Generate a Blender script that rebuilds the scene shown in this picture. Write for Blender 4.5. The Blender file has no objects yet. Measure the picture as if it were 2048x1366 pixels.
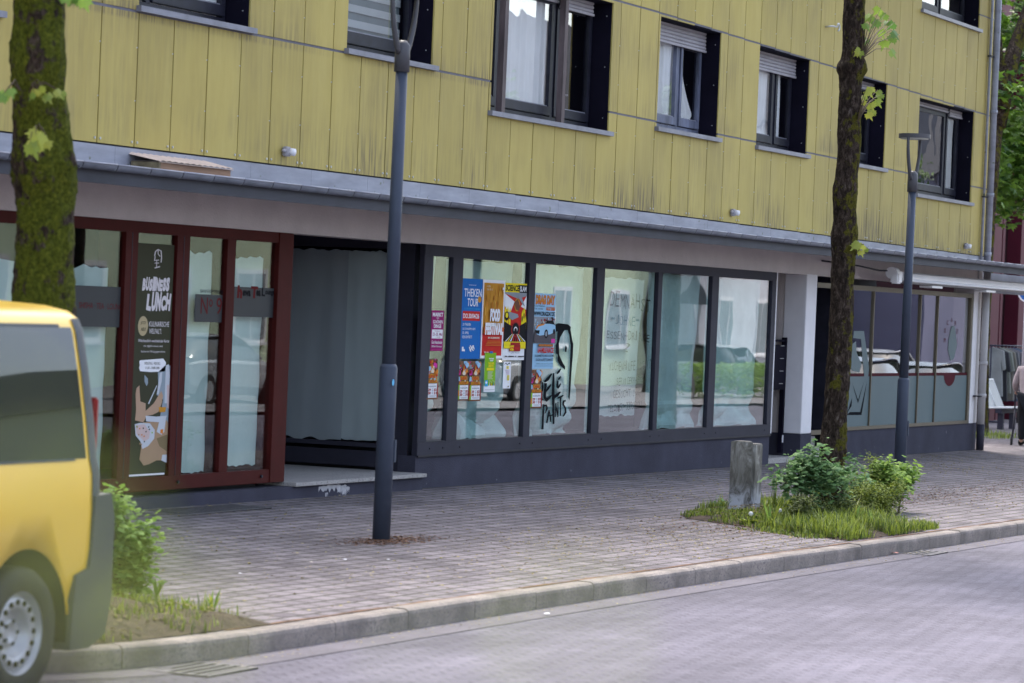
import bpy, bmesh, math, random
from mathutils import Vector, Matrix, noise
from mathutils.geometry import tessellate_polygon
random.seed(11)
R = math.radians
scn = bpy.context.scene
COL = scn.collection

# ------------------------------------------------------------------ camera
FPX = 6500.0                                  # focal length in pixels of a 2048 wide picture
TH = math.atan(2833 / FPX); PI_ = math.atan(71 / FPX); RO = R(2.4)
CP = Vector((0, -14, 1.9))
FW = Vector((math.cos(TH) * math.cos(PI_), math.sin(TH) * math.cos(PI_), -math.sin(PI_)))
r0 = Vector((math.sin(TH), -math.cos(TH), 0)); u0 = r0.cross(FW)
UP = u0 * math.cos(RO) - r0 * math.sin(RO); RT = r0 * math.cos(RO) + u0 * math.sin(RO)
cam = bpy.data.cameras.new('camera'); camo = bpy.data.objects.new('camera', cam); COL.objects.link(camo)
m = Matrix((RT, UP, -FW)).transposed().to_4x4(); m.translation = CP
camo.matrix_world = m
cam.sensor_width = 36; cam.lens = FPX / 2048 * 36; cam.clip_start = .1; cam.clip_end = 2000
cam.dof.use_dof = True; cam.dof.focus_distance = 36; cam.dof.aperture_fstop = 4.0
scn.camera = camo

# ------------------------------------------------------------------ light
SUN_EL, SUN_AZ = 56, 55                      # azimuth clockwise from +Y
world = bpy.data.worlds.new('World'); scn.world = world; world.use_nodes = True
nt = world.node_tree; nt.nodes.clear()
sky = nt.nodes.new('ShaderNodeTexSky'); sky.sky_type = 'NISHITA'; sky.sun_disc = False
sky.sun_elevation = R(SUN_EL); sky.sun_rotation = R(SUN_AZ); sky.air_density = 1.0; sky.dust_density = 3.0; sky.ozone_density = 1.0
bg = nt.nodes.new('ShaderNodeBackground'); bg.inputs[1].default_value = .15
wo = nt.nodes.new('ShaderNodeOutputWorld')
hsn = nt.nodes.new('ShaderNodeHueSaturation'); hsn.inputs['Saturation'].default_value = .72     # thin high cloud greys the sky
nt.links.new(sky.outputs[0], hsn.inputs['Color']); nt.links.new(hsn.outputs[0], bg.inputs[0]); nt.links.new(bg.outputs[0], wo.inputs[0])
sun = bpy.data.lights.new('sun', 'SUN'); sun.energy = 1.0; sun.angle = R(11); sun.color = (1, .96, .9)
suno = bpy.data.objects.new('sun', sun); COL.objects.link(suno)
sd = Vector((math.sin(R(SUN_AZ)) * math.cos(R(SUN_EL)), math.cos(R(SUN_AZ)) * math.cos(R(SUN_EL)), math.sin(R(SUN_EL))))
suno.rotation_euler = sd.to_track_quat('Z', 'Y').to_euler()
scn.view_settings.view_transform = 'Standard'; scn.view_settings.look = 'None'
scn.view_settings.exposure = 2.22; scn.view_settings.gamma = 1
scn.cycles.max_bounces = 8; scn.cycles.transparent_max_bounces = 12
scn.cycles.use_denoising = True

# ------------------------------------------------------------------ survey helpers: a sight line met with a real plane
def ray(x, y): return FW + RT * ((x - 1024) / FPX) - UP * ((y - 683) / FPX)
def onY(x, y, Y=0.0):
    d = ray(x, y); return CP + d * ((Y - CP.y) / d.y)
def gz(X, Y): return -.005 * (max(-80, min(X, 300)) - 31) + .014 * max(-5.6, min(Y, 0))
def onG(x, y, dz=0.0):
    d = ray(x, y); t = 30.0
    for _ in range(60):
        p = CP + d * t
        t = (gz(p.x, p.y) + dz - CP.z) / d.z * .5 + t * .5
    return CP + d * t

# ------------------------------------------------------------------ materials
MATS = {}
def ramp(n, stops):
    cr = n.color_ramp
    while len(cr.elements) < len(stops): cr.elements.new(.5)
    for e, (p, c) in zip(cr.elements, stops):
        e.position = p; e.color = tuple(c) + (1,) if len(c) == 3 else c
def mat(name, col, rough=.6, var=.12, scale=3., bump=0., bscale=40., metal=0., stops=None, island=0., spec=.2, vstretch=None, speck=None):
    """principled paint: noise-mottled colour, optional second fine speckle, fine bump"""
    if name in MATS: return MATS[name]
    m = bpy.data.materials.new(name); m.use_nodes = True; MATS[name] = m
    t = m.node_tree; N = t.nodes.new; L = t.links.new
    b = t.nodes['Principled BSDF']; b.inputs['Roughness'].default_value = rough; b.inputs['Metallic'].default_value = metal
    b.inputs['Specular IOR Level'].default_value = spec
    tc = N('ShaderNodeTexCoord'); src = tc.outputs['Object']
    if vstretch:
        mp = N('ShaderNodeMapping'); mp.inputs['Scale'].default_value = vstretch; L(src, mp.inputs[0]); src2 = mp.outputs[0]
    else: src2 = src
    nz = N('ShaderNodeTexNoise'); nz.inputs['Scale'].default_value = scale; nz.inputs['Detail'].default_value = 6; nz.inputs['Roughness'].default_value = .62
    L(src2, nz.inputs['Vector'])
    rp = N('ShaderNodeValToRGB'); L(nz.outputs['Fac'], rp.inputs[0])
    if stops: ramp(rp, stops)
    else:
        ramp(rp, [(.3, [max(0, c * (1 - var)) for c in col]), (.7, [min(1, c * (1 + var)) for c in col])])
    out = rp.outputs[0]
    if speck:
        n2 = N('ShaderNodeTexNoise'); n2.inputs['Scale'].default_value = speck[0]; n2.inputs['Detail'].default_value = 3; L(src, n2.inputs['Vector'])
        r2 = N('ShaderNodeValToRGB'); ramp(r2, [(speck[1], (0, 0, 0)), (speck[1] + .06, (1, 1, 1))]); L(n2.outputs['Fac'], r2.inputs[0])
        mx = N('ShaderNodeMixRGB'); L(r2.outputs[0], mx.inputs[0]); L(out, mx.inputs[1]); mx.inputs[2].default_value = tuple(speck[2]) + (1,); out = mx.outputs[0]
    if island:
        g = N('ShaderNodeNewGeometry'); hs = N('ShaderNodeHueSaturation'); ma = N('ShaderNodeMapRange')
        ma.inputs[3].default_value = 1 - island; ma.inputs[4].default_value = 1 + island
        L(g.outputs['Random Per Island'], ma.inputs[0]); L(ma.outputs[0], hs.inputs['Value'])
        L(out, hs.inputs['Color']); out = hs.outputs[0]
    L(out, b.inputs['Base Color'])
    if bump:
        n3 = N('ShaderNodeTexNoise'); n3.inputs['Scale'].default_value = bscale; n3.inputs['Detail'].default_value = 5; L(src, n3.inputs['Vector'])
        bp = N('ShaderNodeBump'); bp.inputs['Strength'].default_value = bump; bp.inputs['Distance'].default_value = .02
        L(n3.outputs['Fac'], bp.inputs['Height']); L(bp.outputs[0], b.inputs['Normal'])
    return m
def leafmat(name, dark, light, trans=.35, rough=.5):
    m = bpy.data.materials.new(name); m.use_nodes = True; MATS[name] = m
    t = m.node_tree; N = t.nodes.new; L = t.links.new; t.nodes.clear()
    g = N('ShaderNodeNewGeometry'); rp = N('ShaderNodeValToRGB'); ramp(rp, [(0, dark), (1, light)])
    L(g.outputs['Random Per Island'], rp.inputs[0])
    b = N('ShaderNodeBsdfPrincipled'); b.inputs['Roughness'].default_value = rough; L(rp.outputs[0], b.inputs['Base Color'])
    tr = N('ShaderNodeBsdfTranslucent'); L(rp.outputs[0], tr.inputs[0])
    mx = N('ShaderNodeMixShader'); mx.inputs[0].default_value = trans; L(b.outputs[0], mx.inputs[1]); L(tr.outputs[0], mx.inputs[2])
    o = N('ShaderNodeOutputMaterial'); L(mx.outputs[0], o.inputs[0]); return m
def glassmat(name, refl=.3, ior=1.6, tint=(1, 1, 1), wav=.02, wscale=1.2, rough=0.0):
    m = bpy.data.materials.new(name); m.use_nodes = True; MATS[name] = m
    t = m.node_tree; N = t.nodes.new; L = t.links.new; t.nodes.clear()
    lw = N('ShaderNodeLayerWeight'); lw.inputs[0].default_value = .5
    fr = N('ShaderNodeMath'); fr.operation = 'POWER'; fr.inputs[1].default_value = 4.0; L(lw.outputs['Facing'], fr.inputs[0])
    ad = N('ShaderNodeMath'); ad.operation = 'ADD'; ad.use_clamp = True; ad.inputs[1].default_value = refl; L(fr.outputs[0], ad.inputs[0])
    tr = N('ShaderNodeBsdfTransparent'); tr.inputs[0].default_value = tuple(tint) + (1,)
    gl = N('ShaderNodeBsdfGlossy'); gl.inputs['Roughness'].default_value = rough
    tc = N('ShaderNodeTexCoord'); nz = N('ShaderNodeTexNoise'); nz.inputs['Scale'].default_value = wscale; nz.inputs['Detail'].default_value = 1
    L(tc.outputs['Object'], nz.inputs['Vector']); bp = N('ShaderNodeBump'); bp.inputs['Strength'].default_value = wav; bp.inputs['Distance'].default_value = .05
    L(nz.outputs['Fac'], bp.inputs['Height']); L(bp.outputs[0], gl.inputs['Normal'])
    mx = N('ShaderNodeMixShader'); L(ad.outputs[0], mx.inputs[0]); L(tr.outputs[0], mx.inputs[1]); L(gl.outputs[0], mx.inputs[2])
    o = N('ShaderNodeOutputMaterial'); L(mx.outputs[0], o.inputs[0]); return m

WINS_ = [(23.93, 25.9, 4.31, 5.42), (27.86, 29.8, 4.30, 5.42), (31.28, 34.62, 3.95, 5.42), (36.14, 38.26, 4.11, 5.42), (39.74, 41.78, 4.11, 5.385), (43.3, 45.33, 4.12, 5.345), (46.98, 50.02, 3.84, 5.27)]
def cladding_mat():
    m = bpy.data.materials.new('yellow_cladding'); m.use_nodes = True
    t = m.node_tree; N = t.nodes.new; L = t.links.new; b = t.nodes['Principled BSDF']; b.inputs['Roughness'].default_value = .6; b.inputs['Specular IOR Level'].default_value = .15
    tc = N('ShaderNodeTexCoord')
    mp = N('ShaderNodeMapping'); mp.inputs['Scale'].default_value = (1.6, 1, .3); L(tc.outputs['Object'], mp.inputs[0])
    st = N('ShaderNodeTexNoise'); st.inputs['Scale'].default_value = 2.2; st.inputs['Detail'].default_value = 7; st.inputs['Roughness'].default_value = .7; L(mp.outputs[0], st.inputs['Vector'])
    rp = N('ShaderNodeValToRGB'); ramp(rp, [(.3, (.385, .30, .086)), (.5, (.415, .327, .098)), (.72, (.445, .355, .115))]); L(st.outputs['Fac'], rp.inputs[0])
    g = N('ShaderNodeNewGeometry'); hs = N('ShaderNodeHueSaturation'); ma = N('ShaderNodeMapRange'); ma.inputs[3].default_value = .93; ma.inputs[4].default_value = 1.05
    L(g.outputs['Random Per Island'], ma.inputs[0]); L(ma.outputs[0], hs.inputs['Value']); L(rp.outputs[0], hs.inputs['Color'])
    # weathering: grime rising from the bottom edge of the lowest row, cloudy patches; then painted tree shade darkening the right end
    big = N('ShaderNodeTexNoise'); big.inputs['Scale'].default_value = .55; big.inputs['Detail'].default_value = 5; L(tc.outputs['Object'], big.inputs['Vector'])
    mp2 = N('ShaderNodeMapping'); mp2.inputs['Scale'].default_value = (14, 1, 1.2); L(tc.outputs['Object'], mp2.inputs[0])
    fs = N('ShaderNodeTexNoise'); fs.inputs['Scale'].default_value = 1.6; fs.inputs['Detail'].default_value = 6; L(mp2.outputs[0], fs.inputs['Vector'])
    sx = N('ShaderNodeSeparateXYZ'); L(tc.outputs['Object'], sx.inputs[0])
    def mr(src, a, b_, c=0., d=1.):
        n = N('ShaderNodeMapRange'); n.inputs[1].default_value = a; n.inputs[2].default_value = b_; n.inputs[3].default_value = c; n.inputs[4].default_value = d; L(src, n.inputs[0]); return n.outputs[0]
    def mul(a, b_, op='MULTIPLY'):
        n = N('ShaderNodeMath'); n.operation = op; n.use_clamp = True; L(a, n.inputs[0])
        if isinstance(b_, float): n.inputs[1].default_value = b_
        else: L(b_, n.inputs[1])
        return n.outputs[0]
    low = mr(sx.outputs['Z'], 3.05, 3.6, 1., 0.)
    top = mr(sx.outputs['Z'], 4.22, 3.95, 1., 0.)
    grime = mul(mul(low, mr(fs.outputs['Fac'], .42, .68)), mr(big.outputs['Fac'], .42, .6))
    cl = mul(mr(big.outputs['Fac'], .42, .7), mr(fs.outputs['Fac'], .25, .65))
    # run-off stains under sills and dirt above and below the horizontal joints
    stain = None
    for (w0_, w1_, zs_, _z1) in WINS_:
        a_ = mr(sx.outputs['X'], w0_ - .25, w0_ + .02); b1_ = mr(sx.outputs['X'], w1_ + .3, w1_ - .05); c_ = mr(sx.outputs['Z'], zs_ - .75, zs_ - .06); 
        e_ = mul(mul(mul(a_, b1_), c_), mr(fs.outputs['Fac'], .38, .62)); stain = e_ if stain is None else mul(stain, e_, 'ADD')
    jt = mul(mul(mr(sx.outputs['Z'], 4.45, 4.24), mr(sx.outputs['Z'], 4.17, 4.2)), mr(big.outputs['Fac'], .4, .6))
    tot = mul(mul(grime, .95), mul(cl, .5), 'ADD'); tot = mul(tot, mul(stain, .6), 'ADD'); tot = mul(tot, mul(mul(jt, mr(fs.outputs['Fac'], .35, .6)), .4), 'ADD')
    m1 = N('ShaderNodeMixRGB'); L(tot, m1.inputs[0]); L(hs.outputs[0], m1.inputs[1]); m1.inputs[2].default_value = (.11, .085, .06, 1)
    end_shade = mul(mr(sx.outputs['X'], 38., 52.), mr(fs.outputs['Fac'], .25, .65)); end_shade = mul(end_shade, .75)  # tree shade put into the panel colour, stronger to the right
    m2 = N('ShaderNodeMixRGB'); L(end_shade, m2.inputs[0]); L(m1.outputs[0], m2.inputs[1]); m2.inputs[2].default_value = (.165, .145, .05, 1)
    L(m2.outputs[0], b.inputs['Base Color'])
    return m
def brick_mat(name, c1, c2, mortar, bw, bh, rot=0., msize=.012, rough=.85, tone=.35):
    m = bpy.data.materials.new(name); m.use_nodes = True
    t = m.node_tree; N = t.nodes.new; L = t.links.new; b = t.nodes['Principled BSDF']; b.inputs['Roughness'].default_value = rough; b.inputs['Specular IOR Level'].default_value = .12
    tc = N('ShaderNodeTexCoord'); mp = N('ShaderNodeMapping'); mp.inputs['Rotation'].default_value = (0, 0, rot); L(tc.outputs['Object'], mp.inputs[0])
    wob = N('ShaderNodeTexNoise'); wob.inputs['Scale'].default_value = 1.5; L(tc.outputs['Object'], wob.inputs['Vector'])
    av = N('ShaderNodeVectorMath'); av.operation = 'MULTIPLY_ADD'; av.inputs[1].default_value = (.03, .03, 0); L(wob.outputs['Color'], av.inputs[0]); L(mp.outputs[0], av.inputs[2])
    br = N('ShaderNodeTexBrick'); br.inputs['Scale'].default_value = 1; br.inputs['Brick Width'].default_value = bw; br.inputs['Row Height'].default_value = bh
    br.inputs['Mortar Size'].default_value = msize; br.inputs['Mortar Smooth'].default_value = .4; br.inputs['Bias'].default_value = 0
    br.inputs['Color1'].default_value = tuple(c1) + (1,); br.inputs['Color2'].default_value = tuple(c2) + (1,); br.inputs['Mortar'].default_value = tuple(mortar) + (1,)
    L(av.outputs[0], br.inputs['Vector'])
    n1 = N('ShaderNodeTexNoise'); n1.inputs['Scale'].default_value = .7; n1.inputs['Detail'].default_value = 8; n1.inputs['Roughness'].default_value = .65; L(tc.outputs['Object'], n1.inputs['Vector'])
    mr = N('ShaderNodeMapRange'); mr.inputs[1].default_value = .3; mr.inputs[2].default_value = .7; mr.inputs[3].default_value = 1 - tone; mr.inputs[4].default_value = 1 + tone * .5; L(n1.outputs['Fac'], mr.inputs[0])
    hs = N('ShaderNodeHueSaturation'); L(mr.outputs[0], hs.inputs['Value']); L(br.outputs['Color'], hs.inputs['Color'])
    n2 = N('ShaderNodeTexNoise'); n2.inputs['Scale'].default_value = 60; n2.inputs['Detail'].default_value = 3; L(tc.outputs['Object'], n2.inputs['Vector'])
    mr2 = N('ShaderNodeMapRange'); mr2.inputs[1].default_value = .35; mr2.inputs[2].default_value = .65; mr2.inputs[3].default_value = .82; mr2.inputs[4].default_value = 1.15; L(n2.outputs['Fac'], mr2.inputs[0])
    hs2 = N('ShaderNodeHueSaturation'); L(mr2.outputs[0], hs2.inputs['Value']); L(hs.outputs[0], hs2.inputs['Color'])
    n5 = N('ShaderNodeTexNoise'); n5.inputs['Scale'].default_value = 2.3; n5.inputs['Detail'].default_value = 9; n5.inputs['Roughness'].default_value = .75; L(tc.outputs['Object'], n5.inputs['Vector'])
    m5 = N('ShaderNodeMapRange'); m5.inputs[1].default_value = .54; m5.inputs[2].default_value = .7; m5.inputs[3].default_value = 0; m5.inputs[4].default_value = .6; L(n5.outputs['Fac'], m5.inputs[0])
    x5 = N('ShaderNodeMixRGB'); L(m5.outputs[0], x5.inputs[0]); L(hs2.outputs[0], x5.inputs[1]); x5.inputs[2].default_value = tuple(c * .62 for c in c1) + (1,)
    L(x5.outputs[0], b.inputs['Base Color'])
    bp = N('ShaderNodeBump'); bp.inputs['Strength'].default_value = .6; bp.inputs['Distance'].default_value = .012; bp.invert = True; L(br.outputs['Fac'], bp.inputs['Height']); L(bp.outputs[0], b.inputs['Normal'])
    return m

M_clad = cladding_mat()
M_joint = mat('joint_dark', (.035, .035, .04), .7)
M_zinc = mat('zinc', (.27, .275, .32), .5, .22, 2.5, metal=.15, vstretch=(.6, 1, 3), speck=(9, .66, (.13, .14, .1)))
M_zincd = mat('gutter_zinc', (.17, .185, .225), .42, .25, 4, metal=.4)
M_plas = mat('pale_plaster', (.50, .445, .43), .9, .09, 2, bump=.35, bscale=60, speck=(7, .74, (.3, .27, .25)))
M_soff = mat('soffit_grey', (.25, .26, .285), .8, .14, 1.5)
M_anth = mat('anthracite_metal', (.032, .031, .045), .6, .14, 3, spec=.14)
M_anthp = mat('anthracite_plaster', (.047, .046, .066), .95, .2, 1.6, bump=.3, bscale=70, speck=(11, .705, (.3, .3, .34)))
M_navy = mat('dark_navy', (.006, .005, .012), .8, .3, 2, spec=.08)
M_navy2 = mat('dark_window_paint', (.014, .014, .024), .5, .4, 5, spec=.25)
M_blue = mat('weathered_window_paint', (.11, .12, .17), .5, .45, 7, vstretch=(1, 1, .3))
M_brownw = mat('worn_brown_wood', (.1, .075, .075), .6, .5, 9, vstretch=(1, 1, .15))
M_sill = mat('sill_metal', (.2, .2, .24), .45, .2, 4, metal=.3)
M_red = mat('oxblood_frame', (.058, .0075, .006), .6, .14, 4, spec=.1)
M_white = mat('white_paint', (.68, .66, .68), .6, .06, 3)
M_shut = mat('shutter_grey', (.33, .31, .33), .55, .1, 3)
M_granite = mat('granite', (.36, .34, .33), .6, .1, 3, speck=(90, .56, (.12, .11, .11)))
M_conc = mat('kerb_concrete', (.215, .185, .165), .9, .42, 2.6, bump=.3, bscale=60, speck=(70, .55, (.14, .13, .125)))
M_lamp = mat('lamp_paint', (.045, .055, .08), .5, .1, 3)
M_lampg = mat('lamp_cast_grey', (.075, .073, .08), .45, .1, 5)
M_lampl = mat('lamp_diffuser', (.5, .5, .45), .4)
M_screw = mat('screw_steel', (.5, .5, .5), .35, metal=.6)
M_cloth = mat('curtain_cloth', (.9, .9, .9), .9, .05, 3)
M_room = mat('room_dark', (.03, .03, .035), .9)
M_paper = mat('masking_paper', (.46, .565, .575), .9, .2, 2.4, bump=.2, bscale=4)
M_paper2 = mat('thin_paper', (.5, .54, .55), .9, .08, 2.0)
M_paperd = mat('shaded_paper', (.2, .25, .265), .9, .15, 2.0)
M_glass = glassmat('shop_glass', .09, 1.62, (.9, .96, .95))
M_glass2 = glassmat('upper_glass', .24, 1.7, (.97, .98, .98), .03, 2.2)
M_olive = mat('champagne_frame', (.13, .11, .08), .4, .08, 3, metal=.3)
M_frost = mat('frosted_film', (.10, .14, .15), .55, .05, 1)
M_soil = mat('soil', (.05, .036, .026), .95, .5, 6, bump=.8, bscale=25)
M_black = mat('black_ink', (.005, .006, .009), .8, .1, spec=.05)
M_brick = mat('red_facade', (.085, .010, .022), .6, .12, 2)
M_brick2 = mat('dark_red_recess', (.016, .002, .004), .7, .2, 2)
def bark_mat(name, barks, mosses, mlo, mhi, side):
    m = bpy.data.materials.new(name); m.use_nodes = True
    t = m.node_tree; N = t.nodes.new; L = t.links.new; b = t.nodes['Principled BSDF']; b.inputs['Roughness'].default_value = .95; b.inputs['Specular IOR Level'].default_value = .15
    tc = N('ShaderNodeTexCoord'); mp = N('ShaderNodeMapping'); mp.inputs['Scale'].default_value = (1, 1, .45); L(tc.outputs['Object'], mp.inputs[0])
    v = N('ShaderNodeTexNoise'); v.inputs['Scale'].default_value = 26; v.inputs['Detail'].default_value = 8; v.inputs['Roughness'].default_value = .75; v.inputs['Distortion'].default_value = .6; L(mp.outputs[0], v.inputs['Vector'])
    r1 = N('ShaderNodeValToRGB'); ramp(r1, [(.34, barks[0]), (.5, barks[1]), (.62, barks[2]), (.74, barks[3])]); L(v.outputs['Fac'], r1.inputs[0])
    f = N('ShaderNodeTexNoise'); f.inputs['Scale'].default_value = 45; f.inputs['Detail'].default_value = 6; f.inputs['Roughness'].default_value = .8; L(tc.outputs['Object'], f.inputs['Vector'])
    r2 = N('ShaderNodeValToRGB'); ramp(r2, [(.3, mosses[0]), (.5, mosses[1]), (.68, mosses[2])]); L(f.outputs['Fac'], r2.inputs[0])
    k = N('ShaderNodeTexNoise'); k.inputs['Scale'].default_value = 6.5; k.inputs['Detail'].default_value = 7; k.inputs['Roughness'].default_value = .68; L(tc.outputs['Object'], k.inputs['Vector'])
    g = N('ShaderNodeNewGeometry'); dt = N('ShaderNodeVectorMath'); dt.operation = 'DOT_PRODUCT'; dt.inputs[1].default_value = side; L(g.outputs['Normal'], dt.inputs[0])
    ad = N('ShaderNodeMath'); ad.operation = 'MULTIPLY_ADD'; ad.inputs[1].default_value = .10; L(dt.outputs['Value'], ad.inputs[0]); L(k.outputs['Fac'], ad.inputs[2])
    mr = N('ShaderNodeMapRange'); mr.inputs[1].default_value = mlo; mr.inputs[2].default_value = mhi; L(ad.outputs[0], mr.inputs[0])
    mx = N('ShaderNodeMixRGB'); L(mr.outputs[0], mx.inputs[0]); L(r1.outputs[0], mx.inputs[1]); L(r2.outputs[0], mx.inputs[2]); L(mx.outputs[0], b.inputs['Base Color'])
    sm = N('ShaderNodeMath'); sm.operation = 'ADD'; L(v.outputs['Fac'], sm.inputs[0]); L(f.outputs['Fac'], sm.inputs[1])
    bp = N('ShaderNodeBump'); bp.inputs['Strength'].default_value = 1.0; bp.inputs['Distance'].default_value = .035; L(sm.outputs[0], bp.inputs['Height']); L(bp.outputs[0], b.inputs['Normal']); return m
M_moss = bark_mat('mossy_bark', [(.008, .005, .004), (.05, .034, .026), (.13, .095, .078), (.34, .29, .28)], [(.015, .022, .002), (.092, .108, .010), (.22, .235, .025)], .485, .535, (-.6, -.75, .1))
M_bark = bark_mat('dark_bark', [(.007, .005, .004), (.04, .027, .02), (.11, .08, .062), (.28, .25, .23)], [(.02, .022, .003), (.09, .082, .010), (.17, .15, .02)], .52, .57, (.6, -.6, .2))
M_leaf = leafmat('maple_leaf', (.09, .19, .035), (.25, .36, .05), .4)
M_leafy = leafmat('fresh_maple_leaf', (.15, .22, .03), (.36, .37, .055), .4)
M_leafd = leafmat('crown_leaf', (.022, .06, .012), (.11, .19, .03), .35)
M_leafm = leafmat('bright_crown_leaf', (.03, .09, .012), (.20, .33, .04), .45)
M_bushb = leafmat('blue_green_leaf', (.06, .14, .05), (.20, .33, .12), .38, .8)
M_bushg = leafmat('yew_green_leaf', (.05, .09, .012), (.22, .27, .03), .3, .8)
M_bushy = leafmat('light_green_leaf', (.10, .2, .035), (.26, .38, .07), .4, .8)
M_grass = leafmat('grass_blade', (.025, .06, .008), (.30, .36, .05), .35)
M_dry = leafmat('dry_litter', (.1, .045, .02), (.42, .36, .12), .1, .9)
M_twig = mat('twig', (.07, .05, .03), .8)

# ------------------------------------------------------------------ mesh builder
class MB:
    def __init__(s): s.v = []; s.f = []; s.mi = []; s.ms = []; s.smooth = []
    def mat(s, m):
        if m not in s.ms: s.ms.append(m)
        return s.ms.index(m)
    def add(s, vs, fs, m, smooth=False):
        o = len(s.v); i = s.mat(m)
        s.v += [tuple(v) for v in vs]
        for f in fs: s.f.append([o + k for k in f]); s.mi.append(i); s.smooth.append(smooth)
    def box(s, x0, x1, y0, y1, z0, z1, m, bev=0.):
        if bev <= 0:
            vs = [(x, y, z) for x in (x0, x1) for y in (y0, y1) for z in (z0, z1)]
            s.add(vs, [(0, 1, 3, 2), (4, 6, 7, 5), (0, 4, 5, 1), (2, 3, 7, 6), (0, 2, 6, 4), (1, 5, 7, 3)], m)
        else:
            bm = bmesh.new(); bmesh.ops.create_cube(bm, size=1)
            for v in bm.verts:
                v.co.x = x0 if v.co.x < 0 else x1; v.co.y = y0 if v.co.y < 0 else y1; v.co.z = z0 if v.co.z < 0 else z1
            bmesh.ops.bevel(bm, geom=bm.edges[:], offset=bev, segments=2, affect='EDGES')
            s.addbm(bm, m)
    def addbm(s, bm, m, smooth=False, mx=None):
        bm.verts.index_update()
        s.add([(mx @ v.co if mx else v.co) for v in bm.verts], [[v.index for v in f.verts] for f in bm.faces], m, smooth); bm.free()
    def prism(s, poly, y0, y1, m):       # poly in (x,z), extruded along y
        n = len(poly)
        vs = [(x, y0, z) for x, z in poly] + [(x, y1, z) for x, z in poly]
        tri = tessellate_polygon([[Vector((x, z, 0)) for x, z in poly]])
        s.add(vs, [tuple(t) for t in tri] + [tuple(k + n for k in reversed(t)) for t in tri] + [(i, (i + 1) % n, (i + 1) % n + n, i + n) for i in range(n)], m)
    def flat(s, poly, m, y):             # poly in (x,z) on plane y
        tri = tessellate_polygon([[Vector((x, z, 0)) for x, z in poly]])
        s.add([(x, y, z) for x, z in poly], [tuple(t) for t in tri], m)
    def tube(s, path, rad, m, n=10, smooth=True, cap=True, jit=None):
        path = [Vector(p) for p in path]; rings = []
        if not isinstance(rad, (list, tuple)): rad = [rad] * len(path)
        up = None; vs = []
        for i, p in enumerate(path):
            d = (path[min(i + 1, len(path) - 1)] - path[max(i - 1, 0)]).normalized()
            if up is None: up = d.orthogonal().normalized()
            up = (up - d * up.dot(d)).normalized(); sd_ = d.cross(up)
            for k in range(n):
                a = 2 * math.pi * k / n; r = rad[i]
                if jit: r *= jit(p, a, i)
                vs.append(p + up * math.cos(a) * r + sd_ * math.sin(a) * r)
        fs = [(i * n + k, i * n + (k + 1) % n, (i + 1) * n + (k + 1) % n, (i + 1) * n + k) for i in range(len(path) - 1) for k in range(n)]
        if cap: fs += [tuple(reversed(range(n))), tuple((len(path) - 1) * n + k for k in range(n))]
        s.add(vs, fs, m, smooth)
    def sheet(s, fn, nu, nv, m, smooth=True):   # fn(u,v)->point
        vs = [fn(i / nu, j / nv) for j in range(nv + 1) for i in range(nu + 1)]
        s.add(vs, [(j * (nu + 1) + i, j * (nu + 1) + i + 1, (j + 1) * (nu + 1) + i + 1, (j + 1) * (nu + 1) + i) for j in range(nv) for i in range(nu)], m, smooth)
    def build(s, name, parent=None, origin=None):
        me = bpy.data.meshes.new(name)
        og = Vector(ORG.get(parent.name, (0, 0, 0))) if parent else (Vector(origin) if origin is not None else Vector((0, 0, 0)))
        me.from_pydata([Vector(v) - og for v in s.v], [], s.f)
        for mm in s.ms: me.materials.append(mm)
        me.polygons.foreach_set('material_index', s.mi); me.polygons.foreach_set('use_smooth', s.smooth); me.update()
        o = bpy.data.objects.new(name, me); COL.objects.link(o)
        if parent: o.parent = parent; ORG[o.name] = og
        else: o.location = og; ORG[o.name] = og
        return o
ORG = {}
def tag(o, label=None, cat=None, group=None, kind=None):
    if label: o['label'] = label
    if cat: o['category'] = cat
    if group: o['group'] = group
    if kind: o['kind'] = kind
    return o
def thing(name, loc, label, cat, group=None):
    o = bpy.data.objects.new(name, None); COL.objects.link(o); o.location = loc; o.empty_display_size = .2
    ORG[o.name] = Vector(loc); return tag(o, label, cat, group)
def copy_thing(o, loc, label):
    def rec(a, par):
        c = a.copy(); COL.objects.link(c)
        if par: c.parent = par
        for ch in [x for x in bpy.data.objects if x.parent == a]: rec(ch, c)
        return c
    c = rec(o, None); c.location = loc; c['label'] = label; return c
def bm_sphere(r, seg=16, ring=10):
    bm = bmesh.new(); bmesh.ops.create_uvsphere(bm, u_segments=seg, v_segments=ring, radius=r); return bm
def bm_cyl(r, h, seg=24, r2=None):
    bm = bmesh.new(); bmesh.ops.create_cone(bm, cap_ends=True, segments=seg, radius1=r, radius2=r if r2 is None else r2, depth=h); return bm

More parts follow.
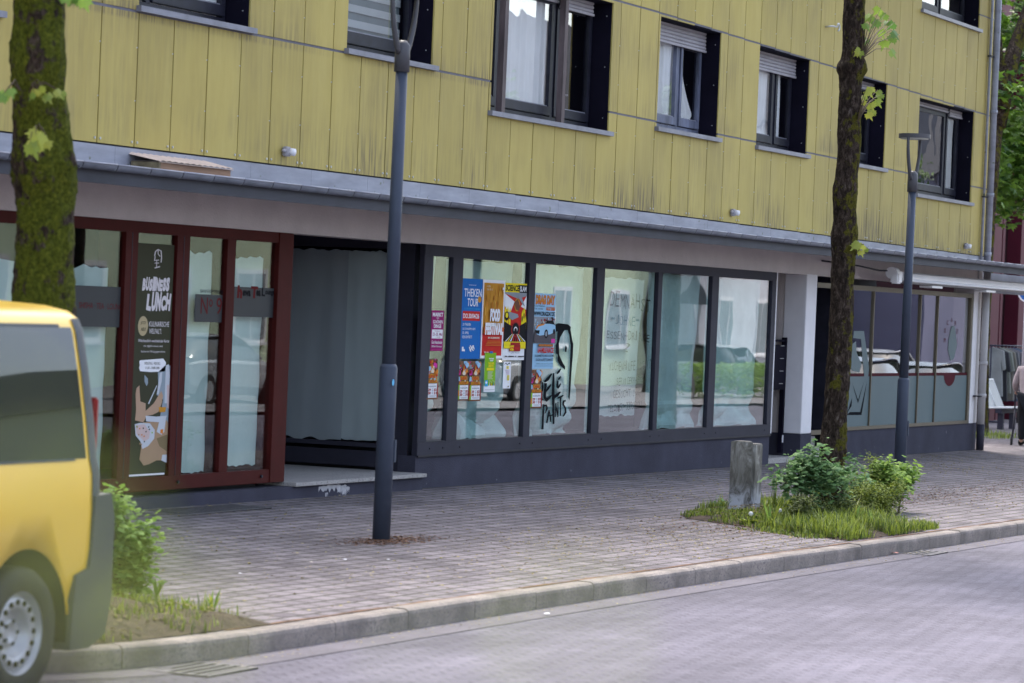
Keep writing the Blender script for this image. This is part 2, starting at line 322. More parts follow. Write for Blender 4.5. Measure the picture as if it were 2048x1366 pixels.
# ------------------------------------------------------------------ writing
_tc = {}
def glyphs(txt, bold=0.):
    key = (txt, bold)
    if key in _tc: return _tc[key]
    cu = bpy.data.curves.new('t', 'FONT'); cu.body = txt; cu.size = 1; cu.offset = bold; cu.resolution_u = 3
    ob = bpy.data.objects.new('t', cu); COL.objects.link(ob)
    dg = bpy.context.evaluated_depsgraph_get(); me = bpy.data.meshes.new_from_object(ob.evaluated_get(dg))
    vs = [(v.co.x, v.co.y) for v in me.vertices]; fs = [tuple(p.vertices) for p in me.polygons]
    bpy.data.objects.remove(ob); bpy.data.curves.remove(cu); bpy.data.meshes.remove(me)
    _tc[key] = (vs, fs); return vs, fs
def text(mb, txt, x0, x1, z0, z1, m, y, bold=0., shear=0., rot=0., jit=0., wob=0.):
    """letters fitted into the box x0..x1, z0..z1 on plane y"""
    vs, fs = glyphs(txt, bold)
    if not vs: return
    ax, bx = min(v[0] for v in vs), max(v[0] for v in vs); ay, by = min(v[1] for v in vs), max(v[1] for v in vs)
    ax, bx = (ax, bx) if bx > ax else (ax, ax + 1); h = max(by - ay, 1e-3)
    out = []
    for vx, vy in vs:
        u = (vx - ax) / (bx - ax); w = (vy - ay) / h
        X = x0 + u * (x1 - x0) + shear * w * (z1 - z0); Z = z0 + w * (z1 - z0) + rot * u * (x1 - x0)
        if wob:
            Z += wob * (z1 - z0) * math.sin(u * 17 + len(txt)) ; X += wob * (z1 - z0) * .3 * math.sin(w * 5 + u * 23)
        out.append((X, y, Z))
    mb.add(out, fs, m)
def disc(mb, cx, cz, rx, rz, m, y, n=20):
    mb.flat([(cx + rx * math.cos(2 * math.pi * k / n), cz + rz * math.sin(2 * math.pi * k / n)) for k in range(n)], m, y)
def stroke(mb, pts, w, m, y, rough=.0):
    """brush stroke: polyline pts (x,z) with widths w"""
    if not isinstance(w, (list, tuple)): w = [w] * len(pts)
    L_, R_ = [], []
    n = len(pts)
    for i, (x, z) in enumerate(pts):
        a = pts[max(i - 1, 0)]; b = pts[min(i + 1, n - 1)]
        d = Vector((b[0] - a[0], b[1] - a[1])).normalized(); nn = Vector((-d.y, d.x))
        wi = w[i] * .5
        L_.append((x + nn.x * wi * (1 + rough * random.uniform(-1, 1)), y, z + nn.y * wi * (1 + rough * random.uniform(-1, 1))))
        R_.append((x - nn.x * wi * (1 + rough * random.uniform(-1, 1)), y, z - nn.y * wi * (1 + rough * random.uniform(-1, 1))))
    vs = L_ + R_
    mb.add(vs, [(i, i + 1, n + i + 1, n + i) for i in range(n - 1)], m)
def ink(name, c, rough=.75): return mat('ink_' + name, c, rough, .03, 4, spec=.08)
def W(px, py, Y=0.0):
    p = onY(px, py, Y); return p.x, p.z
def text_px(mb, txt, xa, ya, xb, yb, h, m, Y, **k):
    """letters between picture marks a (bottom left) and b (bottom right), h picture marks tall, on wall plane Y"""
    a = W(xa, ya, Y); b = W(xb, yb, Y); c = W(xa, ya - h, Y)
    text(mb, txt, a[0], b[0], a[1], a[1] + (c[1] - a[1]), m, Y, rot=(b[1] - a[1]) / max(1e-6, b[0] - a[0]), **k)

# ================================================================== SETTING
def big_sheet(name, m, dz, xs, ys):
    mb = MB(); nx, ny = len(xs), len(ys)
    vs = [(x, y, gz(x, y) + dz) for y in ys for x in xs]
    mb.add(vs, [(j * nx + i, j * nx + i + 1, (j + 1) * nx + i + 1, (j + 1) * nx + i) for j in range(ny - 1) for i in range(nx - 1)], m)
    o = mb.build(name); o['kind'] = 'structure'; return o
def road_mat():
    m = brick_mat('road_blocks', (.108, .1, .125), (.128, .118, .145), (.08, .074, .092), .17, .115, R(45), .010, .8, .3)
    t = m.node_tree; N = t.nodes.new; L = t.links.new; b = t.nodes['Principled BSDF']; src = b.inputs['Base Color'].links[0].from_socket
    tc = N('ShaderNodeTexCoord'); mp = N('ShaderNodeMapping'); mp.inputs['Scale'].default_value = (.22, 1.1, 1); L(tc.outputs['Object'], mp.inputs[0])
    n = N('ShaderNodeTexNoise'); n.inputs['Scale'].default_value = .9; n.inputs['Detail'].default_value = 9; n.inputs['Roughness'].default_value = .7; L(mp.outputs[0], n.inputs['Vector'])
    r = N('ShaderNodeMapRange'); r.inputs[1].default_value = .35; r.inputs[2].default_value = .68; r.inputs[3].default_value = .78; r.inputs[4].default_value = 1.3; L(n.outputs['Fac'], r.inputs[0])
    h = N('ShaderNodeHueSaturation'); L(r.outputs[0], h.inputs['Value']); L(src, h.inputs['Color'])
    k = N('ShaderNodeTexNoise'); k.inputs['Scale'].default_value = 22; k.inputs['Detail'].default_value = 4; L(tc.outputs['Object'], k.inputs['Vector'])
    r3 = N('ShaderNodeMapRange'); r3.inputs[1].default_value = .66; r3.inputs[2].default_value = .72; r3.inputs[3].default_value = 0; r3.inputs[4].default_value = .55; L(k.outputs['Fac'], r3.inputs[0])
    mx = N('ShaderNodeMixRGB'); L(r3.outputs[0], mx.inputs[0]); L(h.outputs[0], mx.inputs[1]); mx.inputs[2].default_value = (.035, .032, .04, 1); L(mx.outputs[0], b.inputs['Base Color'])
    return m
big_sheet('road', road_mat(), -.125, [-80, -20, 0, 20, 40, 60, 100, 160, 300], [-120, -40, -14, -5.6, -2.5, 0, 8, 60])

KERB = [(13.70, -2.0), (13.70, -3.9), (13.78, -4.35), (13.98, -4.72), (14.3, -5.0), (14.75, -5.2), (15.3, -5.34), (15.9, -5.41), (17, -5.42), (20, -5.43), (24, -5.48), (28, -5.55), (32.5, -5.62), (45, -5.78), (70, -6.0), (130, -6.5)]
def resample(pts, step):
    out = [pts[0]]; acc = 0
    for a, b in zip(pts, pts[1:]):
        L_ = math.dist(a, b); n = max(1, int(round(L_ / step)))
        for k in range(1, n + 1): out.append((a[0] + (b[0] - a[0]) * k / n, a[1] + (b[1] - a[1]) * k / n))
    return out
# pavement: one sheet of block paving bounded by the kerb line
M_pave = brick_mat('block_paving', (.13, .113, .124), (.212, .187, .198), (.042, .04, .026), .24, .16, 0., .014)
mb = MB(); kp = [(x, y + .12) for x, y in resample(KERB[7:], 1.5)]
rows = [0, .2, .5, 1.01]
xs = [p[0] for p in kp]
vs = []
for r in range(9):
    for (x, y) in kp:
        yy = y + (0 - y) * r / 6 if r <= 6 else (r - 6) * 6.0
        vs.append((x, yy, gz(x, yy)))
n = len(kp)
mb.add(vs, [(r * n + i, r * n + i + 1, (r + 1) * n + i + 1, (r + 1) * n + i) for r in range(8) for i in range(n - 1)], M_pave)
# rounded head of the planting peninsula and the strip left of it
head = [(x + .12 if x < 13.75 else x + .08, y + .12) for x, y in resample(KERB[:8], .4)]
hx = head[-1][0]
poly = head + [(hx, kp[0][1])]
vs = [(kp[0][0], 0, gz(kp[0][0], 0))] + [(x, y, gz(x, y)) for x, y in head] 
mb.add(vs + [(kp[0][0], kp[0][1], gz(*kp[0]))], [(0, i, i + 1) for i in range(1, len(vs))], M_pave)
vs = [(-60, -2.0, gz(-60, -2)), (head[0][0], -2.0, gz(13.7, -2)), (kp[0][0], 0, gz(kp[0][0], 0)), (kp[0][0], 12, gz(kp[0][0], 0)), (-60, 12, gz(-60, 0))]
mb.add(vs, [(0, 1, 2, 3, 4)], M_pave)
mb.build('pavement')['kind'] = 'structure'
# kerb stones
mb = MB()
kk = resample([(-60, -2.0), (13.0, -2.0)] + KERB, .25)
def kerb_off(i, d):
    a = kk[max(i - 1, 0)]; b = kk[min(i + 1, len(kk) - 1)]; t_ = Vector((b[0] - a[0], b[1] - a[1])).normalized()
    return kk[i][0] - t_.y * d, kk[i][1] + t_.x * d
i = 0
L_ = 1.0
while i < len(kk) - 1:
    # gather about one metre into one stone
    j = i; acc = 0
    while j < len(kk) - 1 and acc < .96: acc += math.dist(kk[j], kk[j + 1]); j += 1
    hh = random.uniform(-.004, .004)
    ring = [(0, -.16), (0, -.03), (.006, -.01), (.025, .003), (.125, .004), (.125, -.16)]
    vs = []
    for q in range(i, j + 1):
        for (d, z) in ring:
            x, y = kerb_off(q, d)
            t_ = Vector((kk[min(q + 1, len(kk) - 1)][0] - kk[max(q - 1, 0)][0], kk[min(q + 1, len(kk) - 1)][1] - kk[max(q - 1, 0)][1])).normalized() * .004
            sgn = 1 if q == i else (-1 if q == j else 0)
            vs.append((x + t_.x * sgn, y + t_.y * sgn, gz(x, y) + z + hh))
    nr = len(ring); nq = j - i + 1
    fs = [(a * nr + b, a * nr + (b + 1) % nr, (a + 1) * nr + (b + 1) % nr, (a + 1) * nr + b) for a in range(nq - 1) for b in range(nr)]
    fs += [tuple(range(nr)), tuple(reversed([(nq - 1) * nr + b for b in range(nr)]))]
    mb.add(vs, fs, M_conc)
    i = j
mb.build('kerb')['kind'] = 'structure'
# gutter strip of the road: paler concrete slabs along the kerb
mb = MB(); vs = []
ks = [q for q in range(len(kk)) if kk[q][0] > 14.2 and kk[q][1] < -4.9]
for q in ks:
    for d in (.0, -.28):
        x, y = kerb_off(q, d); vs.append((x, y, gz(x, y) - .125 + .004))
mb.add(vs, [(2 * a, 2 * a + 1, 2 * a + 3, 2 * a + 2) for a in range(len(ks) - 1)], mat('gutter_slab', (.10, .09, .105), .85, .2, 2, speck=(40, .6, (.12, .12, .13))))
mb.build('road_channel')['kind'] = 'structure'

# ================================================================== YELLOW BUILDING
BX0, BX1 = 8.0, 50.95
bld = thing('apartment_building', (29.8, 0, 0), 'yellow panel-clad apartment building with shops under a long canopy', 'building')
def droop(x): return -max(0, x - 31) * .0048
WINS = [ # x0,x1,z0,z1
    (11.5, 13.5, 4.1, 5.42), (15.6, 17.6, 4.1, 5.42), (19.75, 21.75, 4.05, 5.42), (23.93, 25.9, 4.31, 5.42), (27.86, 29.8, 4.30, 5.42), (31.28, 34.62, 3.95, 5.42),
    (36.14, 38.26, 4.11, 5.42), (39.74, 41.78, 4.11, 5.385), (43.3, 45.33, 4.12, 5.345), (46.98, 50.02, 3.84, 5.27), (46.88, 50.08, 6.59, 8.0), (39.7, 41.8, 6.9, 8.1), (31.2, 34.6, 6.9, 8.1), (23.9, 25.9, 6.9, 8.1)]
mb = MB()
mb.box(BX0, BX1, .03, .2, 3.0, 3.84, M_joint)
def subtract(r, holes):
    rs = [r]
    for h in holes:
        out = []
        for (a, b, c, d) in rs:
            if h[1] <= a or h[0] >= b or h[3] <= c or h[2] >= d: out.append((a, b, c, d)); continue
            if h[0] > a: out.append((a, h[0], c, d))
            if h[1] < b: out.append((h[1], b, c, d))
            x0, x1 = max(a, h[0]), min(b, h[1])
            if h[2] > c: out.append((x0, x1, c, h[2]))
            if h[3] < d: out.append((x0, x1, h[3], d))
        rs = out
    return rs
seams = [16.03 + .6077 * k for k in range(-14, 60)]
ROWS = [(3.10, 4.22), (4.22, 5.45), (5.45, 6.82), (6.82, 8.2), (8.2, 9.6)]
def row_z(z, x):
    if z == 4.22: return 4.255 if x < 33 else 4.19 + droop(x)
    if z == 3.10: return 3.10 + droop(x) * .95
    if z == 5.45: return 5.46 + max(0, x - 36) * -.0125
    return z
for a, b in zip(seams, seams[1:]):
    if b > BX1: b = BX1
    if a >= BX1: break
    for (c, d) in ROWS:
        xm = (a + b) / 2
        c2, d2 = row_z(c, xm), row_z(d, xm)
        g = .009
        for (p, q, r_, s_) in subtract((a + g, b - g, c2 + .012, d2 - .012), [(h[0], h[1], h[2] - .05, h[3]) for h in WINS]):
            if q - p < .015 or s_ - r_ < .015: continue
            mb.box(p, q, -.006 + random.uniform(-.0015, .0015), .010, r_, s_, M_clad)
    # backing behind the joints
for (p, q, r_, s_) in subtract((BX0, BX1, 3.0, 9.6), [(h[0] - .01, h[1] + .01, h[2] - .06, h[3]) for h in WINS]):
    mb.box(p, q, .016, .3, r_, s_, M_joint)
M_strip = mat('joint_profile', (.12, .115, .14), .6, .2, 6)
for zr in (4.22, 5.45, 6.82, 8.2):
    for a, b in zip(seams, seams[1:]):
        if a > BX1: break
        b = min(b, BX1); z = row_z(zr, (a + b) / 2)
        for (p, q, r_, s_) in subtract((a, b, z - .0115, z + .0115), [(h[0] - .02, h[1] + .02, h[2] - .05, h[3]) for h in WINS]): mb.box(p, q, -.001, .011, r_, s_, M_strip)
clad = mb.build('cladding_wall', bld)
# screws at the foot of the panels, by every seam
mb = MB()
for sx_ in seams:
    if sx_ > BX1: break
    zb = row_z(3.10, sx_)
    for dx in (-.045, .045):
        bm = bm_cyl(.011, .008, 8); mb.addbm(bm, M_screw, mx=Matrix.Translation((sx_ + dx, -.011, zb + .05)) @ Matrix.Rotation(R(90), 4, 'X'))
    for zz in (3.5, 3.95, 4.5, 4.95, 5.6, 6.1):
        if all(not (w[0] - .1 < sx_ < w[1] + .1 and w[2] - .1 < zz < w[3]) for w in WINS):
            bm = bm_cyl(.006, .006, 6); mb.addbm(bm, M_screw, mx=Matrix.Translation((sx_ - .02, -.010, zz)) @ Matrix.Rotation(R(90), 4, 'X'))
mb.build('panel_screws', bld)['kind'] = 'stuff'
# body of the house behind, roof, end wall
mb = MB()
mb.box(BX0, BX1 - .02, 3.2, 11, 0.0, 9.6, M_plas); mb.box(BX1 - .3, BX1, .3, 11, 2.95, 9.6, M_plas); mb.box(BX0, BX0 + .3, .3, 3.2, 2.95, 9.6, M_plas)
mb.box(BX0, BX1 - .3, .301, 3.2, 2.75, 3.0, M_room); mb.box(BX0 + .3, BX1 - .3, .7, .8, 3.0, 9.6, M_room)
mb.box(BX0, BX1, .3, 11, 9.6, 9.8, M_plas)
mb.build('rear_walls', bld)
# flashing upstand, canopy
mb = MB()
for k in range(36):
    a = BX0 + k * 1.2; b = min(a + 1.197, BX1)
    if a >= BX1: break
    z1 = 3.096 + droop((a + b) / 2) * .95
    mb.box(a, b, -.022, .0, 2.88, z1, M_zinc)
mb.build('flashing', bld)
CX1 = 72.0
mb = MB()
mb.prism([(BX0, 2.80), (CX1, 2.80), (CX1, 2.855), (BX0, 2.855)], -.88, -.024, M_zinc)
mb.box(BX0, CX1, -.88, -.02, 2.775, 2.797, M_soff)
mb.build('canopy_roof', bld)
mb = MB()   # fascia under the gutter
mb.box(BX0, CX1, -.90, -.883, 2.72, 2.86, mat('fascia_dark', (.045, .047, .06), .6, .2, 2))
mb.build('canopy_fascia', bld)
mb = MB()
mb.prism([(BX1 + .002, 2.45), (CX1, 2.45), (CX1, 2.77), (BX1 + .002, 2.77)], .2, .35, M_soff)
mb.build('canopy_beam', bld)
def half_gutter(mb, x0, x1):
    n = 10; R_ = .036; yc, zc = -.94, 2.868
    vs = []
    for x in (x0, x1):
        for k in range(n + 1):
            a = math.pi + math.pi * k / n
            vs.append((x, yc + R_ * 1.1 * math.cos(a), zc + R_ * math.sin(a) * 1.35))
    m_ = n + 1
    mb.add(vs, [(k, k + 1, m_ + k + 1, m_ + k) for k in range(n)], M_zincd, True)
    mb.tube([(x0, yc - R_ * 1.1, zc + .003), (x1, yc - R_ * 1.1, zc + .003)], .0075, M_zinc, 6)
mb = MB(); x = BX0; 
while x < CX1:
    L1 = .52; half_gutter(mb, x, x + L1 - .012)
    vs = []
    for xx in (x + L1 - .014, x + L1 + .002):
        for k in range(11):
            an = math.pi + math.pi * k / 10; vs.append((xx, -.94 + .042 * math.cos(an), 2.868 + .052 * math.sin(an)))
    mb.add(vs, [(k, k + 1, 12 + k, 11 + k) for k in range(10)], M_navy2, True)
    x += L1
mb.build('gutter', bld)
# plaster beam over the shops
mb = MB()
mb.box(BX0, 42.02, -.01, .26, 2.49, 2.775, M_plas)
mb.box(42.02, 50.95, .02, .26, 2.49, 2.774, M_plas)
mb.box(26.93, 29.8, .26, 3.0, 2.60, 2.72, M_soff)
beam = mb.build('shop_beam', bld)

# ---- windows upstairs
FY = .25
def window(x0, x1, z0, z1, muls, fm, shut=0., shutx=None, cur='full', posts=False, sillh=.055, bottom=.1, open_=None):
    mb = MB(); t_ = .06
    # outer frame
    mb.box(x0, x1, FY, FY + .07, z0, z0 + t_ + .02, fm); mb.box(x0, x1, FY, FY + .07, z1 - t_, z1, fm)
    mb.box(x0, x0 + t_, FY + .001, FY + .07, z0 + t_ + .02, z1 - t_, fm); mb.box(x1 - t_, x1, FY + .001, FY + .07, z0 + t_ + .02, z1 - t_, fm)
    edges = [x0] + muls + [x1]
    for q in muls: mb.box(q - .035, q + .035, FY - .004, FY + .07, z0 + t_ + .02, z1 - t_, fm)
    panes = []
    for a, b in zip(edges, edges[1:]):
        a += .045; b -= .045; s = .07
        za, zb = z0 + .09, z1 - .07
        mb.box(a, b, FY - .022, FY + .03, za, za + bottom, fm, .006); mb.box(a, b, FY - .022, FY + .03, zb - s, zb, fm)
        mb.box(a, a + s, FY - .021, FY + .03, za + bottom, zb - s, fm); mb.box(b - s, b, FY - .021, FY + .03, za + bottom, zb - s, fm)
        mb.box(a + s, b - s, FY - .005, FY + .02, za + bottom, za + bottom + .012, M_sill)
        panes.append((a + s, b - s, za + bottom, zb - s))
    if posts:
        for q in posts: mb.box(q - .045, q + .045, .07, .14, z0 - .0, z1, M_brownw)
        mb.box(x0, x0 + .035, .08, FY, z0, z1, M_brownw)
    w = mb.build('window', bld)
    for (a, b, c, d) in panes:
        p = MB(); p.add([(a, FY, c), (b, FY, c), (b, FY, d), (a, FY, d)], [(0, 1, 2, 3)], M_glass2); p.build('pane', w)
    r = MB(); r.box(x1 - .004, x1 + .01, .014, FY, z0 - .02, z1, M_navy); r.box(x0 - .01, x0 + .004, .014, FY, z0 - .02, z1, M_navy); r.box(x0, x1, .014, FY, z1 - .01, z1 + .012, M_navy)
    for q in (z0 + .15, (z0 + z1) / 2, z1 - .15):
        bm = bm_cyl(.006, .004, 6); r.addbm(bm, M_screw, mx=Matrix.Translation((x1 - .006, .07, q)) @ Matrix.Rotation(R(90), 4, 'Y'))
    r.build('reveal', w)
    s = MB(); s.prism([(x0 - .05, z0 - sillh), (x1 + .06, z0 - sillh), (x1 + .06, z0 - .004), (x0 - .05, z0 - .004)], -.055, .013, M_sill)
    s.add([(x0, .013, z0 - .006), (x1, .013, z0 - .006), (x1, FY, z0 + .012), (x0, FY, z0 + .012)], [(0, 1, 2, 3)], M_sill)
    s.build('sill', w)
    if shut:
        for (a, b, dr) in (shutx or [(x0 + .02, x1 - .02, shut)]):
            q = MB(); nsl = int(dr / .045)
            for k in range(nsl):
                zt = z1 - k * .045
                prof = [(0, zt), (-.012, zt - .01), (-.014, zt - .03), (0, zt - .043)]
                vs = [(xx, FY - .05 + yy, zz) for xx in (a, b) for yy, zz in prof]
                q.add(vs, [(0, 1, 5, 4), (1, 2, 6, 5), (2, 3, 7, 6)], M_shut)
            q.box(a - .005, b + .02, FY - .068, FY - .035, z1 - nsl * .045 - .03, z1 - nsl * .045, M_shut, .004)
            q.build('roller_shutter', w)
    if cur:
        def curtain(a, b, zt, zb, cut=0., Y=.295, m_=M_cloth, sway=0.):
            q = MB()
            def fn(u, v):
                xx = a + (b - a) * u; z = zt + (zb - zt) * v
                if sway: xx = a + (b - a) * u * (1 - sway * math.sin(math.pi * min(1, v * 1.02)) ** 1.5)
                return (xx, Y + .012 * math.sin(u * (b - a) * 34 + 1.5 * math.sin(v * 2)) + .01 * math.sin(u * 60), z)
            q.sheet(fn, max(10, int((b - a) * 50)), 10, m_); q.build('curtain', w)
        for c in cur: curtain(*c)
    return w
def cur(a, b, zt=5.35, zb=4.2, **k): return (a, b, zt, zb)
window(*WINS[0], [12.5], M_navy2, cur=[(11.6, 13.4, 5.35, 4.2)]); window(*WINS[1], [16.6], M_navy2, cur=[(15.7, 17.5, 5.35, 4.2)])
window(*WINS[2], [20.75], M_navy2, cur=[(19.9, 21.7, 5.35, 4.1)])
window(*WINS[3], [24.5], M_navy2, cur=[(24.0, 25.8, 5.35, 4.35)])
w2 = window(*WINS[4], [], M_navy2, cur=None, bottom=.12)
q = MB()
for k in range(16): q.box(27.95, 29.7, .33, .332, 4.42 + k * .15, 4.42 + k * .15 + (.075), M_paper2)
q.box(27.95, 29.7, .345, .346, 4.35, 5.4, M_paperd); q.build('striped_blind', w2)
w3 = window(*WINS[5], [31.98, 33.5], M_navy2, shut=.2, shutx=[(32.0, 33.45, .09), (33.55, 34.5, .14)], posts=[onY(1006, 150, .09).x, onY(1126, 150, .09).x], bottom=.1, cur=[(31.4, 32.0, 5.35, 4.1), (32.15, 33.45, 5.4, 4.05)])
w4 = window(*WINS[6], [37.45], M_blue, shut=.25, cur=[(36.2, 37.4, 5.3, 4.2)])
q = MB()
def sw(u, v):
    wd = .12 + .62 * (max(0, v) ** 2.2) * (1 if v < .9 else 1 - (v - .9) * 4)
    return (37.5 + wd * u, .30 + .012 * math.sin(u * 18), 5.3 - v * 1.02)
q.sheet(sw, 14, 24, M_cloth); q.build('curtain', w4)
w5 = window(*WINS[7], [41.05], M_navy2, shut=.26, cur=[(39.8, 41.0, 5.3, 4.2), (41.15, 41.42, 5.3, 4.2)])
w6 = window(*WINS[8], [44.4], M_navy2, shut=.1, cur=[(43.4, 45.0, 5.3, 4.2)])
w7 = window(*WINS[9], [49.25], M_navy2, shut=.07, shutx=[(47.05, 49.2, .05), (49.3, 50.0, .09)], cur=[(49.32, 49.9, 5.2, 4.0)])
window(*WINS[10], [48.6], M_navy2, cur=None); 
for w in WINS[11:]: window(*w, [(w[0] + w[1]) / 2], M_navy2, cur=None)
# dried flowers and a ledge inside the tall window
q = MB(); q.box(33.75, 34.4, .42, .55, 4.33, 4.35, M_sill); q.box(33.8, 34.15, .45, .5, 4.35, 4.42, M_soff)
q.build('shelf', w3)
fl = MB()
for k in range(3):
    x = 33.85 + .1 * k; top = (x + .06, .4, 4.5 + .05 * k)
    fl.tube([(x, .48, 4.42), (x + .03, .45, 4.5), top], .004, M_twig, 5); fl.addbm(bm_sphere(.028, 8, 6), mat('dry_petal', (.5, .22, .1), .8), True, Matrix.Translation(top))
tag(fl.build('dried_flowers', origin=(33.9, .48, 4.42)), 'small orange dried flowers standing inside the big triple upstairs window', 'flowers')

# downpipes
dp = MB()
def pipe_at(mb, x, y, z0, z1, r, m, rings=()):
    mb.tube([(x, y, z0), (x, y, z1)], r, m, 14)
    for zr in rings: mb.tube([(x, y, zr - .03), (x, y, zr + .03)], r * 1.18, m, 14)
pipe_at(dp, 50.85, -.09, 2.92, 9.6, .055, M_zinc, (3.05, 5.33, 4.0))
for z in (3.95, 6.2): dp.box(50.6, 50.83, -.08, -.02, z, z + .02, M_navy2)
dp.tube([(50.62, -.05, 2.9), (50.66, -.05, 9.0)], .022, M_zinc, 8)
dp.build('downpipe', bld)
dp = MB()
M_pipew = mat('painted_pipe', (.42, .40, .40), .6, .12, 3)
pipe_at(dp, 50.78, -.12, .32, 2.77, .06, M_pipew, (.78, 1.3)); dp.tube([(50.78, -.12, gz(50, 0)), (50.78, -.12, .32)], .064, M_anth, 14)
dp.box(50.6, 50.85, -.14, -.02, .76, .78, M_navy2)
dp.build('downpipe', bld)

# wall fittings: grey outlet boxes and a hook
def fitting(px, py, lab):
    p = onY(px, py, -.03)
    t_ = thing('outlet_box', (p.x, -.008, p.z), lab, 'outlet box', 'outlet boxes on the yellow cladding')
    a = MB(); a.box(p.x - .05, p.x + .05, -.06, -.009, p.z - .045, p.z + .045, M_shut, .01); a.build('housing', t_)
    a = MB(); a.tube([(p.x + .02, -.06, p.z), (p.x + .02, -.105, p.z - .005)], .035, M_white, 12); a.tube([(p.x - .05, -.04, p.z + .01), (p.x - .09, -.04, p.z + .0)], .016, M_shut, 8); a.build('cap', t_)
fitting(573, 303, 'pale grey outlet box on the yellow panels between wooden box and near lamp post')
fitting(1466, 425, 'pale grey outlet box on the panels below the third small-windows stretch, left of dark tree')
fitting(1932, 492, 'weathered outlet box on the yellow panels beside the grey downpipe')
hk = MB(); p = onY(1655, 55, 0)
hk.tube([(p.x - .12, -.006, p.z), (p.x - .1, -.1, p.z + .01), (p.x, -.14, p.z + .01)] + [(p.x + .05 + .05 * math.cos(a), -.14, p.z + .01 + .05 * math.sin(a)) for a in [math.pi - .6 * k for k in range(9)]], .012, M_screw, 7)
tag(hk.build('eye_hook', origin=(p.x, 0, p.z)), 'metal ring hook sticking out of the yellow cladding near the dark tree', 'hook')

# ================================================================== MAIN SHOPFRONT
GY = .022            # glass plane
def frame_box(mb, x0, x1, z0, z1, m, y0=-.012, y1=.1): mb.box(x0, x1, y0, y1, z0, z1, m, .006)
mb = MB()
X0, X1, ZB, ZT = 29.80, 40.76, .34, 2.488
PANES = [(30.02, 30.50), (30.76, 32.50), (32.68, 34.46), (34.70, 36.42), (36.56, 38.30), (38.55, 40.60)]
mb.box(X0, X1, -.014, .05, ZB, .475, M_anth, .005); mb.box(X0, X1, -.014, .05, 2.375, ZT, M_anth, .005)
ed = [X0] + [v for p in PANES for v in p] + [X1]
for a, b in zip(ed[::2], ed[1::2]): mb.box(a + (.0 if a == X0 else 0), b, -.010, .045, .475, 2.375, M_anth, .004)
for a, b in PANES:
    mb.box(a - .012, b + .012, -.004, .02, .462, .482, M_navy2)
    for q in (a + .08, b - .08):
        bm = bm_cyl(.009, .01, 8); mb.addbm(bm, M_navy2, mx=Matrix.Translation((q, -.016, .41)) @ Matrix.Rotation(R(90), 4, 'X'))
mb.box(X0 + .01, X1 - .01, -.024, -.013, ZB - .012, ZB + .006, M_navy2)
mb.box(40.765, 40.80, -.012, .04, .36, 2.49, M_white)
shop = mb.build('shopfront', bld); shop['label'] = 'anthracite framed shopfront of six panes covered with posters'
for a, b in PANES:
    p = MB(); p.box(a - .01, b + .01, GY - .004, GY + .004, .47, 2.385, M_glass); p.build('pane', shop)
# base wall
mb = MB(); mb.box(X0, X1, .0, .2, -.3, ZB - .001, M_anthp); bw = mb.build('base_wall', bld)
# flaking white paint spots on the base wall
for k in range(60):
    x = random.uniform(33.2, 38.5) if k < 45 else random.uniform(30, 40.5); z = random.uniform(.03, .3); s_ = random.uniform(.004, .016) * (1 if k else 2)
# side window in the recess (plane X = 29.85)
mb = MB()
SX = 29.83
mb.box(SX - .01, SX + .12, .11, .34, .17, 2.6, M_anth); mb.box(SX, SX + .1, .34, 2.9, .2, .36, M_anth); mb.box(SX, SX + .1, .34, 2.9, 2.43, 2.6, M_anth); mb.box(SX - .008, SX + .1, 1.75, 1.80, .36, 2.43, M_anth) if False else None
mb.box(SX - .012, SX + .1, .34, 2.9, .40, .44, M_anth); mb.box(SX, SX + .1, 2.85, 2.95, .36, 2.43, M_anth)
side = mb.build('side_window', bld); side['label'] = 'dark papered side window in the entrance recess'
p = MB(); p.box(SX + .04, SX + .048, .34, 2.85, .44, 2.43, glassmat('side_glass', .02, 1.45, (1, 1, 1))); p.build('pane', side)
# recess floor, steps
mb = MB(); mb.box(26.92, 29.79, -.14, 3.0, .135, .172, M_granite, .004); mb.build('entrance_step', bld)
mb = MB(); mb.box(BX0, 29.78, -.10, .22, -.2, .134, M_anthp); mb.box(27.2, 29.75, .22, 3.0, -.2, .133, M_anthp)
mb.build('step_base', bld)
# flaked patch of white undercoat on the step base
fp = MB(); random.seed(91)
M_flake = mat('flaked_undercoat', (.42, .41, .43), .9, .25, 14)
for (xa, xb, zt, zb) in ((27.46, 27.92, .128, .07), (27.86, 28.05, .12, .035), (28.04, 28.12, .10, .05), (27.6, 27.66, .06, .02)):
    top = [(xa + (xb - xa) * k / 9, zt + random.uniform(-.014, .0)) for k in range(10)]; bot = [(xb - (xb - xa) * k / 14, zb + random.uniform(-.025, .03)) for k in range(15)]
    fp.flat(top + bot, M_flake, -.1015 - random.uniform(0, .0008))
fp.build('flaked_paint', bld)
mb = MB(); mb.box(26.9, 29.8, 2.95, 3.1, .17, 2.6, M_navy2); mb.build('recess_rear_wall', bld)

